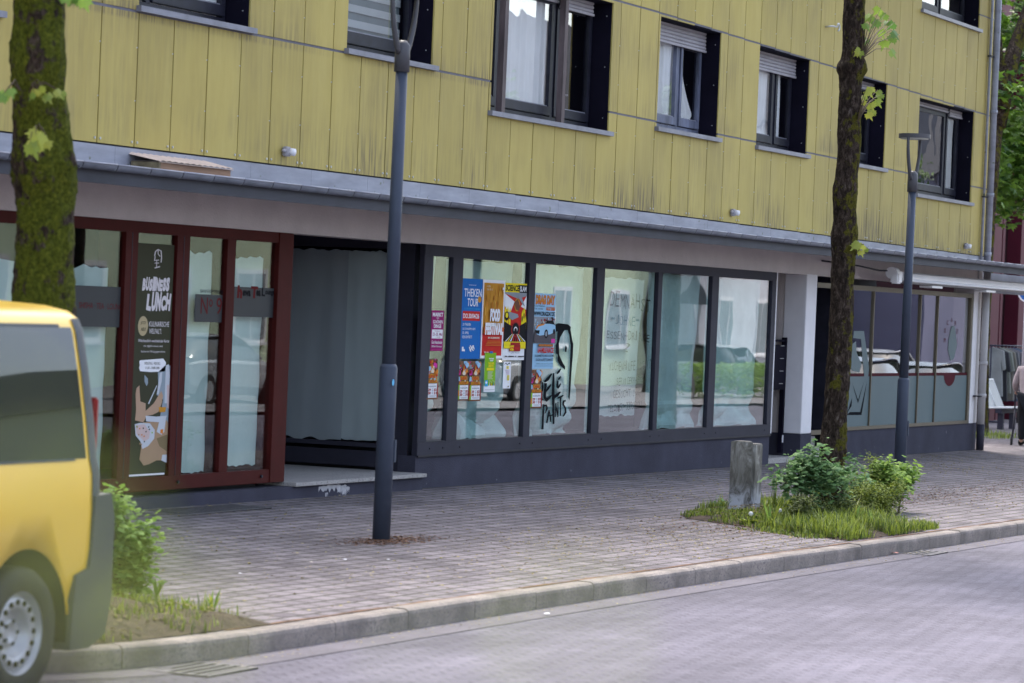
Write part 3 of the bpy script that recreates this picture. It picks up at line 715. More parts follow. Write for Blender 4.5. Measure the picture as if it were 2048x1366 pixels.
# ================================================================== RED SHOPFRONT
mb = MB()
RP = [(19.6, 22.75), (23.03, 23.86), (24.07, 24.74), (24.97, 25.65), (25.81, 26.63)]
RX0, RX1, RZ0, RZ1 = 19.4, 26.90, .175, 2.489
mb.box(RX0, RX1, -.012, .05, RZ0, .30, M_red, .005); mb.box(RX0, RX1, -.012, .05, 2.39, RZ1, M_red, .005)
ed = [RX0] + [v for p in RP for v in p] + [RX1]
for a, b in zip(ed[::2], ed[1::2]):
    mb.box(a, b, -.009, .045, .30, 2.39, M_red, .004)
    if b - a > .18: mb.box((a + b) / 2 - .004, (a + b) / 2 + .004, -.0115, -.008, .30, 2.39, M_navy2)
mb.box(26.62, 26.905, -.02, 3.0, RZ0 + .001, RZ1 - .002, M_red, .004)
for q in (23.5, 24.9, 26.45): 
    bm = bm_cyl(.014, .02, 10); mb.addbm(bm, M_navy2, mx=Matrix.Translation((q, -.02, .24)) @ Matrix.Rotation(R(90), 4, 'X'))
mb.box(RX0 - .3, RX0, -.0, .2, -.1, 2.49, M_plas)
rshop = mb.build('shopfront', bld); rshop['label'] = 'oxblood red framed shopfront with tall narrow panes'
M_glassr = glassmat('red_shop_glass', .01, 1.6, (.9, .95, .93))
for a, b in RP:
    p = MB(); p.box(a - .01, b + .01, .022, .028, .29, 2.40, M_glassr); p.build('pane', rshop)
mb = MB(); mb.box(BX0, 19.1, 0.0, .2, -.1, 2.49, M_plas); mb.build('plain_wall', bld)

# ================================================================== ENTRANCE + RIGHT SHOP
mb = MB()
mb.box(42.02, 42.47, -.012, .3, .33, 2.50, M_white, .008); mb.box(42.018, 42.472, -.014, .3, -.2, .33, M_anthp)
mb.box(42.03, 42.2, .3, 3.0, .33, 2.6, M_plas); mb.box(42.028, 42.2, .3, 3.0, -.1, .33, M_anthp)
mb.build('pillar', bld)
mb = MB(); mb.box(40.79, 42.02, .05, .5, -.3, .02, M_granite, .005); mb.box(40.79, 42.02, .5, .9, -.3, .17, M_granite, .005); mb.box(40.79, 42.02, .9, 3.0, -.3, .30, M_granite, .005); mb.box(42.5, 43.9, -.02, .3, -.3, .10, M_granite, .005); mb.box(42.5, 43.6, .3, .9, -.3, .25, M_granite)
mb.build('granite_steps', bld)
mb = MB(); mb.box(40.76, 40.9, .11, 3.0, -.1, 2.6, M_plas); mb.box(40.8, 42.1, 2.9, 3.05, .2, 2.6, M_navy2); mb.build('entrance_walls', bld)
# right shop glazing
mb = MB(); GX0, GX1 = 43.95, 50.42
mb.box(GX0, GX1, -.02, .08, .335, .385, M_olive, .004); mb.box(42.5, GX1, -.01, .08, 2.33, 2.40, M_olive, .004)
RPN = [(44.0, 45.14), (45.17, 47.52), (47.56, 48.46), (48.50, 50.32)]
for q in (45.155, 47.54, 48.48): mb.box(q - .014, q + .014, -.008, .04, .385, 2.33, M_olive)
mb.box(50.32, 50.42, -.012, .08, .385, 2.33, M_olive)
s3 = mb.build('shopfront', bld); s3['label'] = 'champagne framed shopfront with frosted lower half'
M_glass3 = glassmat('right_shop_glass', .30, 1.65, (.6, .62, .66), .02, 1.0)
for a, b in RPN:
    p = MB(); p.box(a, b, GY - .004, GY + .004, .385, 2.33, M_glass3); p.build('pane', s3)
mb = MB(); mb.box(42.5, 44.0, .7, .72, .25, 2.33, M_navy2); mb.box(42.5, 44.0, .69, .70, .3, 1.1, mat('dark_teal_panel', (.02, .035, .045), .4)); mb.box(42.52, 44.0, .03, .1, .3, .36, M_olive); mb.build('recessed_door', s3)
def frost_band(mb, x0, x1, z0, z1, m, y): mb.flat([(x0, z0), (x1, z0), (x1, z1), (x0, z1)], m, y)
fb = MB()
for a, b in RPN:
    frost_band(fb, a, b, .385, 1.10, M_frost, GY - .0055); frost_band(fb, a, b, 1.10, 1.145, ink('deep_red', (.06, .006, .012)), GY - .0057)
# white stencil emblem in the first pane: ring outline with leaning arrow shape
def wp(*pts, Y=GY - .007): return [W(x, y, Y) for x, y in pts]
fb.flat(wp((1708, 662), (1728, 662), (1738, 735), (1736, 760), (1731, 790), (1721, 827), (1690, 828), (1703, 812), (1717, 812), (1729, 760), (1722, 678), (1706, 676)), M_frost, GY - .007)
fb.flat(wp((1702, 690), (1712, 682), (1713, 705), (1723, 728), (1719, 745), (1706, 742), (1696, 728)), M_frost, GY - .0075)
fb.flat(wp((1703, 812), (1691, 831), (1697, 818), (1704, 796)), M_black, GY - .008)
fb.flat(wp((1704, 766), (1716, 800), (1728, 762), (1716, 806)), M_black, GY - .0085)
fb.flat(wp((1700, 824), (1720, 824), (1734, 762), (1723, 830), (1693, 830)), M_black, GY - .0082)
# badge with arched lettering
b1 = ink('badge_red', (.07, .006, .014))
c = W(1901, 748); fb.flat([(c[0] - .33, c[1] + .01)] + [(c[0] + .33 * math.cos(a), c[1] + .01 - .2 * math.sin(a)) for a in [math.pi * k / 12 for k in range(12, -1, -1)]], b1, GY - .0095)
for k, ch in enumerate('MOCARDO'):
    a = R(200 - k * 37); cx, cz = W(1904, 668); x = cx + .36 * math.cos(a); z = cz - .02 + .24 * math.sin(a)
    text(fb, ch, x - .045, x + .045, z - .035, z + .035, b1, GY - .009)
fb.flat(wp((1903, 652), (1909, 652), (1914, 690), (1908, 716), (1901, 722), (1896, 700), (1897, 682)), M_frost, GY - .0092)
fb.build('window_film', s3)
mb = MB(); mb.box(43.95, 50.5, .0, .25, -.4, .333, M_anthp); mb.box(50.5, 50.95, .0, .4, -.4, .335, M_anthp); mb.box(50.46, 50.72, -.01, .3, .336, 2.49, M_white); mb.box(50.72, 50.95, .0, .4, .337, 2.775, M_pipew); mb.build('base_wall', bld)
mb = MB(); mb.box(44, 50.4, 1.6, 1.7, -.1, 2.6, M_room); mb.box(43.9, 44.0, .1, 1.6, .3, 2.5, M_navy2); mb.box(30, 40.7, 1.9, 2.0, -.1, 2.6, M_room); mb.box(19.4, 26.6, 1.9, 2.0, -.1, 2.6, M_room)
mb.box(30, 40.7, .21, 1.9, -.05, 0.35, M_room); mb.box(19.4, 26.6, .12, 1.9, -.05, .2, M_room); mb.box(44.1, 50.4, .251, 1.6, -.1, .3, M_room)
mb.build('shop_interiors', bld)
# dark store poster beside the entrance of the right shop
sp = MB(); Y = .55
a = W(1634, 575, Y); b = W(1668, 745, Y)
sp.box(a[0], b[0] + .9, Y, Y + .006, 1.1, 2.25, ink('night_blue', (.008, .009, .02)))
ylw = ink('lime', (.3, .36, .03)); pale = ink('pale_letters', (.4, .38, .34))
text(sp, 'ONE PIECE', a[0] - .02, b[0] + .35, 1.80, 1.88, pale, Y - .003, bold=.0)
text(sp, 'RAMEN PLACE', a[0] + .05, b[0] + .3, 1.70, 1.745, ylw, Y - .003); text(sp, 'STORE', a[0] + .15, b[0] + .1, 1.63, 1.67, ylw, Y - .003)
cx, cz = W(1640, 642, Y)
for k in range(24):
    a1 = 2 * math.pi * k / 24; stroke(sp, [(cx + .13 * math.cos(a1), cz + .11 * math.sin(a1)), (cx + .13 * math.cos(a1 + .27), cz + .11 * math.sin(a1 + .27))], .014, ylw, Y - .003)
stroke(sp, [(cx + .05, cz + .08), (cx - .02, cz), (cx + .03, cz), (cx - .05, cz - .08)], .02, ylw, Y - .0035)
tag(sp.build('store_poster', origin=(a[0], Y, 1.1)), 'dark blue store poster with lime ring emblem between white pillar and dark tree', 'poster')

# letter-box stand in the entrance
lx = 41.0
t_ = thing('mailbox_stand', (41.25, .35, .05), 'black mailbox panel on square black posts in the entrance beside the white pillar', 'mailbox')
mb = MB()
p1 = onY(1560, 890, .25); p2 = onY(1570, 675, .25); xl = p1.x
mb.box(xl - .03, xl + .04, .22, .28, .06, p2.z, M_navy, .004); mb.box(xl - 1.0, xl - .94, .22, .28, .06, p2.z, M_navy, .004); mb.box(xl - 1.0, xl, .23, .27, p2.z - .06, p2.z - .03, M_navy)
mb.build('post_frame', t_)
mb = MB(); mb.box(xl - .93, xl - .05, .2, .34, .92, p2.z - .1, M_navy, .006)
for k in range(4): mb.box(xl - .30, xl - .16, .193, .2, 1.0 + k * .17, 1.008 + k * .17, M_screw)
mb.build('letter_boxes', t_)
mb = MB(); mb.box(xl - .02, xl + .03, .215, .222, .2, .3, M_white); mb.build('paper_tag', t_)

# awning
t_ = thing('awning', (46.0, -.3, 2.6), 'retracted white cassette awning with rounded end cap under the canopy', 'awning')
a = W(1790, 560, -.45)
ax0 = onY(1800, 550, -.45).x; ax1 = 60.0; az = onY(1800, 550, -.45).z
M_awn = mat('awning_white', (.88, .87, .88), .25, .04, 3)
M_awg = mat('awning_grey', (.2, .2, .22), .4, .1, 3)
mb = MB(); prof = [(-.10, .0), (-.085, .055), (-.04, .075), (.05, .07), (.08, .03), (.08, -.03), (-.02, -.055), (-.085, -.04)]
vs = [(x, -.45 + y, az - .03 + z) for x in (ax0, ax1) for y, z in prof]; n = len(prof)
mb.add(vs, [(k, (k + 1) % n, n + (k + 1) % n, n + k) for k in range(n)] + [tuple(range(n)), tuple(range(2 * n - 1, n - 1, -1))], M_awn); mb.build('cassette', t_)
mb = MB(); mb.tube([(ax0, -.55, az - .075), (ax1, -.55, az - .075)], .018, M_awn, 8); mb.box(ax0 + .1, ax1, -.5, -.38, az - .115, az - .09, M_awg); mb.build('front_rail', t_)
mb = MB(); bm = bm_cyl(.085, .16, 28); mb.addbm(bm, M_awn, False, Matrix.Translation((ax0 - .35, -.45, az + .02)) @ Matrix.Rotation(R(90), 4, 'Y')); mb.box(ax0 - .445, ax0 - .255, -.565, -.44, az - .13, az + .03, M_awn, .02); mb.build('end_cap', t_)
mb = MB(); mb.tube([(ax0 - .24, -.45, az + .01), (ax0, -.45, az + .01)], .04, M_awg, 10); mb.box(ax0 - .2, ax0 - .02, -.5, -.38, az - .05, az + .05, M_awn, .01); mb.build('roller_bearing', t_)
for xx in (ax0 + 1.5, ax0 + 4.5, ax0 + 7.6):
    mb = MB(); mb.box(xx, xx + .55, -.5, -.30, az - .15, az - .118, M_awn, .005); mb.build('bracket', t_)
mb = MB(); mb.tube([(42.6, -.02, 2.7), (43.4, -.3, 2.66), (44.2, -.35, 2.62), (ax0 - .3, -.4, az + .05)], .012, M_navy2, 6); mb.build('cable', t_)

# ================================================================== PAPER BEHIND THE GLASS
def paper(label, pts, m, y, amp=.012, seed=0, crumple=0., group=None, cat='paper sheet', name='paper_sheet', nx=14, nz=22, holes=None):
    """wavy hanging sheet; pts = outline functions: left(z) right(z) top(x) via lists [(x0,x1,z)] from bottom to top"""
    random.seed(seed + 77)
    def lerp(rows, t):
        k = t * (len(rows) - 1); i = min(int(k), len(rows) - 2); f = k - i
        return [rows[i][c] * (1 - f) + rows[i + 1][c] * f for c in range(3)]
    mb = MB()
    def fn(u, v):
        a, b, z = lerp(pts, v)
        x = a + (b - a) * u + .02 * noise.noise(Vector((u * 0 + seed, v * 9, 1.3))) * (1 if u > .5 else -1)
        zz = z + (.035 * noise.noise(Vector((u * 7, seed, v * 2))) if v > .98 or v < .02 else 0)
        yy = y + amp * noise.noise(Vector((x * 2.2, seed, zz * .8))) * 2
        if crumple and zz < crumple:
            yy += .17 * (1 - abs(noise.noise(Vector((x * 2.3, seed + 3, zz * 2.9)))) * 2.6) * min(1, (crumple - zz) * 2.0) - .03
        return (x, max(yy, GY + .012), zz)
    mb.sheet(fn, nx * 2, nz * 2, m, smooth=False if crumple else True)
    o = mb.build(name, origin=(pts[0][0], y, pts[0][2])); tag(o, label, cat, group or 'masking paper behind the shop windows'); return o
paper('pale teal masking paper in the leftmost narrow pane above the purple market poster', [(30.02, 30.36, .48), (30.02, 30.42, .9), (30.02, 30.38, 1.5), (30.02, 30.45, 2.36)], M_paper, .16, seed=1, crumple=1.2)
paper('crumpled teal paper heaped behind the pane with the blue, orange and science posters', [(30.77, 32.35, .48), (30.77, 32.38, 1.0), (30.77, 32.40, 1.4), (30.77, 32.5, 2.36)], M_paper, .19, seed=2, crumple=1.3)
paper('teal paper behind the black brush-painted elephant emblem', [(32.68, 34.25, .48), (32.68, 34.3, 1.1), (32.68, 34.46, 1.7), (32.68, 34.46, 2.37)], M_paper, .16, seed=3, crumple=1.0)
paper('narrow teal paper left of the handwritten notice, hanging to the sill', [(34.68, 35.02, .48), (34.68, 34.93, 1.0), (34.68, 34.95, 1.7), (34.68, 34.86, 2.37)], M_paper, .16, seed=4)
notice = paper('large grey paper with a handwritten staff-wanted notice in felt pen', [(34.98, 36.18, .66), (34.93, 36.20, 1.1), (34.92, 36.22, 1.7), (34.98, 36.30, 2.28)], M_paper2, .13, seed=5, cat='notice', name='paper_notice', group='notices')
paper('teal paper behind the fifth pane left of the thin dark gap', [(36.54, 38.18, .48), (36.54, 38.16, 1.1), (36.54, 38.25, 1.8), (36.54, 38.3, 2.37)], M_paper, .16, seed=6, crumple=.8)
paper('teal paper behind the last pane nearest the entrance, torn corner at its foot', [(38.55, 40.28, .48), (38.55, 40.48, .9), (38.55, 40.55, 1.7), (38.55, 40.6, 2.37)], M_paper, .16, seed=7, crumple=.9)
# the side window of the recess
def side_paper(label, y0, y1, z0, z1, m, seed, xo):
    mb = MB()
    def fn(u, v):
        yy = y0 + (y1 - y0) * u; zz = z0 + (z1 - z0) * v
        if v > .97: zz += .03 * noise.noise(Vector((u * 9, seed, 0)))
        if v < .03: zz += .03 * noise.noise(Vector((u * 6, seed, 5)))
        return (SX + xo + .012 * noise.noise(Vector((yy * 1.5, zz * .4, seed))) + .010 * noise.noise(Vector((yy * 7, zz * .5, seed))), yy, zz)
    mb.sheet(fn, 30, 20, m); tag(mb.build('paper_sheet', origin=(SX + .07, y0, z0)), label, 'paper sheet', 'masking paper behind the shop windows')
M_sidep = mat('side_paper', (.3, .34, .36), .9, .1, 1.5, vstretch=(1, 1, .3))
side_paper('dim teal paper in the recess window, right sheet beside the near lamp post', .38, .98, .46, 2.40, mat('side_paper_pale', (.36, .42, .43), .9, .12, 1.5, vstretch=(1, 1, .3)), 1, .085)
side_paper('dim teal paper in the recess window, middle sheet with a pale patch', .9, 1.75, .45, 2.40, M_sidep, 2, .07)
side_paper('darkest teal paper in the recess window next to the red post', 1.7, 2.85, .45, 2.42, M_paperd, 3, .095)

# handwriting on the notice
pen = ink('felt_pen', (.012, .016, .022)); pent = ink('teal_pen', (.02, .14, .2))
hw = MB(); HY = .098
random.seed(5)
def hand(mb, txt, x0, y0, x1, y1, h, m, bold=-.006):
    """letters one by one with a shaky baseline"""
    n = len(txt); k = 0
    for i, ch in enumerate(txt):
        if ch == ' ': continue
        a = (x0 + (x1 - x0) * i / n, y0 + (y1 - y0) * i / n); b = (x0 + (x1 - x0) * (i + .8) / n, y0 + (y1 - y0) * (i + .8) / n)
        hh = h * .86 * random.uniform(.82, 1.12) * (.25 if ch in '-.' else 1)
        dy = random.uniform(-.08, .08) * h - (.4 * h if ch == '-' else 0)
        if ch in 'Iil!(':
            b = (a[0] + (b[0] - a[0]) * .35, b[1])
        text_px(mb, ch, a[0], a[1] + dy, b[0], b[1] + dy, hh, m, HY, bold=bold, shear=random.uniform(-.06, .1))
hand(hw, 'DEMNÄHST', 1220, 610, 1302, 624, 34, pen)
hand(hw, '-JOHNE-', 1223, 648, 1280, 652, 20, pent)
hand(hw, 'ESSEN+DRINKE', 1213, 676, 1300, 684, 20, pen)
hand(hw, '?', 1250, 706, 1262, 706, 20, pen)
hand(hw, 'KÜCHENHILFE UND (m', 1219, 742, 1304, 737, 22, pen)
hand(hw, 'SERVICEKRÄFTE', 1233, 771, 1287, 764, 17, pen)
hand(hw, 'GESUCHT !!!', 1226, 797, 1282, 790, 18, pen)
hand(hw, 'TEL:0157-33958022', 1216, 826, 1284, 815, 18, pen)
hwo = hw.build('handwriting', notice)

# ================================================================== POSTERS ON THE GLASS
def poster(name, label, tl, tr, bl, base, draw, y=GY - .012, cat='poster', group='posters stuck on the shop window', curl=0.):
    a = W(*tl, y); b = W(*tr, y); c = W(*bl, y)
    x0, x1 = (a[0] + c[0]) / 2, (a[0] + c[0]) / 2 + (b[0] - a[0]); z0, z1 = c[1], (a[1] + b[1]) / 2
    mb = MB(); mb.box(x0, x1, y, y + .002, z0, z1, base)
    lay = [0]
    class P:
        X = staticmethod(lambda u: x0 + u * (x1 - x0)); Z = staticmethod(lambda v: z1 - v * (z1 - z0))
        def rect(s, u0, v0, u1, v1, m): s.poly([(u0, v0), (u1, v0), (u1, v1), (u0, v1)], m)
        def poly(s, pts, m):
            lay[0] += 1; mb.flat([(s.X(u), s.Z(v)) for u, v in pts], m, y - .0003 * lay[0])
        def disc(s, u, v, ru, rv, m, n=16): s.poly([(u + ru * math.cos(2 * math.pi * k / n), v + rv * math.sin(2 * math.pi * k / n)) for k in range(n)], m)
        def text(s, t, u0, v0, u1, v1, m, **k):
            lay[0] += 1; text(mb, t, s.X(u0), s.X(u1), s.Z(v1), s.Z(v0), m, y - .0003 * lay[0], **k)
    draw(P()); o = mb.build(name, origin=((x0 + x1) / 2, y, z0)); return tag(o, label, cat, group)
iW = ink('white', (.75, .75, .78)); iK = ink('black', (.01, .01, .012)); iY = ink('yellow', (.75, .6, .02)); iR = ink('red', (.5, .025, .02)); iO = ink('orange', (.6, .2, .03))
iB = ink('blue', (.015, .13, .42)); iG = ink('green', (.2, .42, .02)); iP = ink('purple', (.28, .015, .13)); iSB = ink('sky', (.3, .5, .68)); iBr = ink('brown', (.16, .07, .04)); iGy = ink('grey', (.25, .27, .3)); iDR = ink('dark_red', (.3, .02, .02)); iPk = ink('pink', (.6, .05, .3)); iC = ink('cream', (.62, .55, .45)); iCy = ink('cyan', (.05, .35, .6))
iGold = ink('amber', (.5, .23, .03))

def d_markt(p):
    p.text('MARKT', .08, .05, .93, .15, iW, bold=.03); p.text('DER', .4, .17, .6, .20, iW); p.text('SCHÖNEN', .12, .22, .9, .32, iW, bold=.02); p.text('DINGE', .2, .34, .8, .43, iW, bold=.03)
    p.rect(.06, .47, .94, .69, iW); p.text('Pfingsten', .3, .49, .7, .53, iP); p.text('23.-25. Mai', .12, .545, .9, .62, iP, bold=.02); p.text('11-18 UHR', .4, .64, .75, .67, iP)
    p.text('Gut Haarbecke', .06, .74, .92, .82, iW, bold=.015); p.text('58566 Kierspe', .06, .86, .88, .92, iW); p.text('Markt mit 80 Ständen', .1, .95, .9, .975, iPk)
poster('market_poster', 'purple market poster in the leftmost narrow pane', (863.5, 621), (888, 621), (861, 702), iP, d_markt)
def d_flyer(seed):
    def d(p):
        rr = random.Random(seed)
        for k in range(46):
            u, v = rr.random(), rr.random() * .5; s_ = rr.uniform(.05, .2)
            p.poly([(max(0, min(1, u + s_ * math.cos(a))), max(0, min(.55, v + s_ * .45 * math.sin(a)))) for a in [rr.uniform(0, 1) + 1.25 * q for q in range(5)]], rr.choice([iBr, iDR, iO, iC, iK, iBr, iPk, iGy, iBr, iR, iSB]))
        p.poly([(.3, .32), (.42, .2), (.5, .08), (.56, .22), (.74, .3), (.62, .36)], iO); p.poly([(.36, .3), (.5, .22), (.66, .3), (.6, .35), (.42, .35)], iC)
        p.text('DINO', .18, .38, .8, .48, iY, bold=.09); p.text('DINO', .2, .385, .78, .475, iR, bold=.05); p.text('AUSSTELLUNG', .08, .51, .95, .59, iY, bold=.07); p.text('AUSSTELLUNG', .1, .515, .93, .585, iR, bold=.03)
        p.poly([(.0, .6), (.16, .6), (.13, .98), (.0, .98)], iG); p.poly([(.0, .75), (.1, .72), (.12, .86), (0, .9)], iO); p.rect(.14, .61, .92, .96, iW); p.text('auf dem Festplatz', .3, .625, .75, .645, iR); p.text('KIERSPE', .2, .66, .86, .70, iGy, bold=.04)
        p.text('29', .16, .73, .4, .80, iDR, bold=.05); p.text('30', .16, .81, .4, .88, iDR, bold=.05); p.text('SO', .66, .73, .9, .80, iDR, bold=.05); p.text('31', .66, .81, .9, .88, iDR, bold=.05)
        for q in range(4): p.rect(.46, .735 + q * .04, .6, .75 + q * .04, iGy)
        p.rect(.2, .905, .86, .915, iGy); p.rect(.25, .93, .8, .938, iGy); p.rect(.92, .55, 1, .96, iDR); p.rect(0, .965, 1, 1, iBr)
    return d
FG = 'small red circus-style flyers in the window'
F_bg = ink('flyer_brown', (.2, .1, .06))
poster('event_flyer', 'red and brown flyer below the purple market poster', (851.5, 717.6), (874.6, 717.6), (849, 798.8), F_bg, d_flyer(3), cat='flyer', group=FG)
poster('event_flyer', 'left of the twin red and brown flyers under the blue poster', (915.6, 721.5), (937.2, 723), (912.7, 801.4), F_bg, d_flyer(4), cat='flyer', group=FG)
poster('event_flyer', 'right of the twin red and brown flyers, next to the green flyer', (938.8, 721.5), (960.5, 723), (936, 802.4), F_bg, d_flyer(4), cat='flyer', group=FG)
poster('event_flyer', 'red and brown flyer below the light blue racing poster', (1061.5, 739), (1083, 740), (1058, 816.5), F_bg, d_flyer(4), cat='flyer', group=FG)
def d_theken(p):
    p.text('BRANDNEW EVENT', .36, .075, .7, .085, iW); p.text('THEKEN', .14, .125, .97, .225, iW, bold=.01); p.text('TOUR', .3, .245, .82, .345, iW, bold=.01, shear=.08)
    p.disc(.88, .255, .09, .04, iGold); p.text('LÜDENSCHEID', .18, .36, .9, .385, iCy)
    p.rect(.1, .405, .93, .525, iR); p.text('DO.30/04/26', .13, .435, .88, .495, iW, bold=.02)
    for k, t in enumerate(('30 THEKEN', '30 SCHNÄPPCHEN', '30. APRIL', 'KEIN EINTRITT')): p.text(t, .12, .555 + k * .052, (.5, .72, .42, .58)[k], .588 + k * .052, iW)
    p.rect(.12, .85, .2, .9, iW); p.rect(.12, .88, .26, .905, iW)
    for (a, b, c, d) in ((.48, .83, .64, .9), (.64, .83, .48, .9), (.44, .85, .52, .91), (.6, .83, .68, .88)): p.poly([(a, b), (a + .05, b), (c + .05, d), (c, d)], iW)
poster('tour_poster', 'blue bar-tour poster with white capitals and red date strip', (923.7, 557.3), (965.8, 557.5), (917.2, 717.6), iB, d_theken)
def d_food(p):
    p.rect(.05, .04, .95, .965, iR); p.rect(.05, .04, .95, .68, iGold)
    rr = random.Random(2)
    for k in range(60):
        u = rr.uniform(.06, .9); v = rr.uniform(.05, .5); p.rect(u, v, u + rr.uniform(.005, .035), v + rr.uniform(.02, .14), rr.choice([iGold, iO, ink('dark_amber', (.36, .13, .02)), ink('light_amber', (.62, .34, .06))]))
    p.rect(.05, .60, .95, .69, ink('orange_red', (.52, .11, .03)))
    p.text('14.06.', .1, .07, .28, .095, iC); p.text('2026 AB 12', .1, .11, .36, .135, iC); p.rect(.82, .09, .9, .12, iW); p.rect(.86, .12, .9, .15, iW)
    p.text('FOOD', .3, .365, .75, .53, iW, bold=.075); p.text('FESTIVAL', .1, .545, .92, .70, iW, bold=.07)
    p.text('IN KIERSPE', .24, .725, .76, .75, iC, bold=.03)
    for q in range(4): p.rect(.22 - .03 * q % .1, .775 + q * .018, .8 + .02 * q, .781 + q * .018, iO)
    p.disc(.12, .92, .02, .01, iW); p.rect(.18, .915, .28, .925, iC)
poster('food_poster', 'orange and red food festival poster with white border', (967, 559), (1011, 561), (960, 716.7), iW, d_food, y=GY - .016)
def d_science(p):
    p.rect(0, 0, 1, .12, iY); p.poly([(.62, .02), (1, .02), (1, .12), (.66, .12)], iK); p.text('SCIENCE', .02, .025, .64, .105, iK, bold=.04); p.text('SLAM', .68, .035, .98, .105, iW, bold=.03)
    p.poly([(0, .12), (1, .12), (1, .75), (0, .75)], iR); p.poly([(0, .14), (.45, .24), (.25, .4), (0, .3)], iW); p.poly([(1, .16), (.75, .3), (1, .34)], iW)
    p.poly([(0, .12), (1, .12), (1, .16), (.6, .2), (0, .14)], iGy)
    for (u, v, s_) in ((.05, .3, 1), (.15, .3, .9), (.25, .31, .8), (.9, .3, 1), (.82, .34, .8), (.97, .42, .9)):
        p.poly([(u - .05 * s_, v + .3), (u - .04 * s_, v + .05), (u, v), (u + .05 * s_, v + .06), (u + .04 * s_, v + .3)], iY); p.disc(u, v + .12, .025, .04, iK)
    p.disc(.56, .28, .13, .085, iGold); p.poly([(.42, .25), (.58, .2), (.7, .3), (.64, .36), (.5, .34)], iBr); p.poly([(.56, .17), (.72, .15), (.92, .3), (.8, .27)], iGy)
    p.disc(.1, .43, .1, .06, iK); p.disc(.1, .42, .06, .035, iY)
    p.poly([(.15, .37), (.6, .4), (.64, .44), (.35, .48), (.22, .45)], iGy)
    p.poly([(0, .5), (.35, .56), (.5, .68), (.66, .56), (1, .5), (1, .76), (0, .76)], iK); p.disc(.52, .6, .2, .1, iDR); p.disc(.52, .6, .16, .085, iK); p.disc(.52, .6, .08, .035, iW); p.disc(.52, .61, .06, .03, iK)
    for k, c_ in enumerate((iW, iY, iW, iR, iDR, iR, iW, iY, iW)):
        u = .06 + k * .11; p.poly([(.5 + (k - 4) * .035, .66), (.5 + (k - 4) * .035 + .015, .66), (u + .05, .755), (u, .755)], c_)
    p.rect(0, .76, 1, .85, iY); p.poly([(.3, .85), (.3, .77), (.74, .77), (.74, .85)], iDR); p.rect(.27, .8, .76, .885, iDR); p.rect(.29, .81, .46, .875, iY); p.text('09.06.', .3, .825, .74, .865, iR, bold=.03)
    p.text('JETZT TICKETS', .35, .9, .72, .915, iK); 
    for (u, w_) in ((.06, .1), (.22, .25), (.52, .06), (.66, .28)): p.rect(u, .945, u + w_, .958, iK)
poster('science_poster', 'yellow, red and black science contest poster with stylised figures', (1011.8, 565.3), (1055, 568), (1003.5, 720), iW, d_science, y=GY - .013)
def d_green(p):
    p.rect(0, .0, 1, .84, iG); p.rect(.42, -.04, .7, 0.01, iB); p.text('WALDHAUS', .36, .13, .8, .165, iW, bold=.05); p.text('DORF', .46, .18, .75, .215, iW, bold=.05)
    p.text('TAG DER', .3, .24, .85, .3, iY, bold=.06); p.text('FESTE', .34, .31, .8, .37, iY, bold=.06); p.rect(.18, .385, .84, .45, iY)
    for k in range(7): p.rect(.28, .48 + k * .03, .76 - (k % 3) * .05, .492 + k * .03, iC)
    p.rect(.05, .7, .32, .86, iCy); p.disc(.18, .76, .08, .03, iW)
    for k in range(6): p.poly([(.45 + k * .09, .84), (.47 + k * .09, .72 + (k % 3) * .02), (.51 + k * .09, .84)], (iW, iR, iY, iBr, iCy, iO)[k]); p.disc(.48 + k * .09, .71 + (k % 3) * .02, .025, .012, iC)
    p.rect(.05, .94, .9, .95, iGy)
poster('green_flyer', 'lime green festival flyer overlapping the foot of the orange poster', (971.3, 705.4), (993.4, 706), (966, 784), iW, d_green, y=GY - .024, cat='flyer')
def d_white(p):
    p.poly([(.05, .12), (.3, .03), (.5, .1), (.75, .02), (.95, .12), (.75, .07), (.5, .13), (.3, .07)], iK); p.rect(.38, .16, .7, .27, iY); p.rect(.48, .19, .6, .24, iGy)
    for k in range(8): p.rect(.2 + .03 * k, .3 + k * .025, .8, .308 + k * .025, iPk if k % 3 == 0 else iGy)
    p.rect(.5, .5, .8, .7, iY); 
    for k in range(4): p.rect(.52, .52 + k * .04, .77, .535 + k * .04, iGy)
    p.text('CB', .55, .77, .72, .8, iY); p.disc(.68, .93, .08, .03, iK); p.disc(.66, .92, .03, .012, iY)
poster('white_flyer', 'slim white flyer with yellow squares curling off the glass beneath the science poster', (1007, 723), (1022, 724), (1005.5, 777), iW, d_white, cat='flyer')
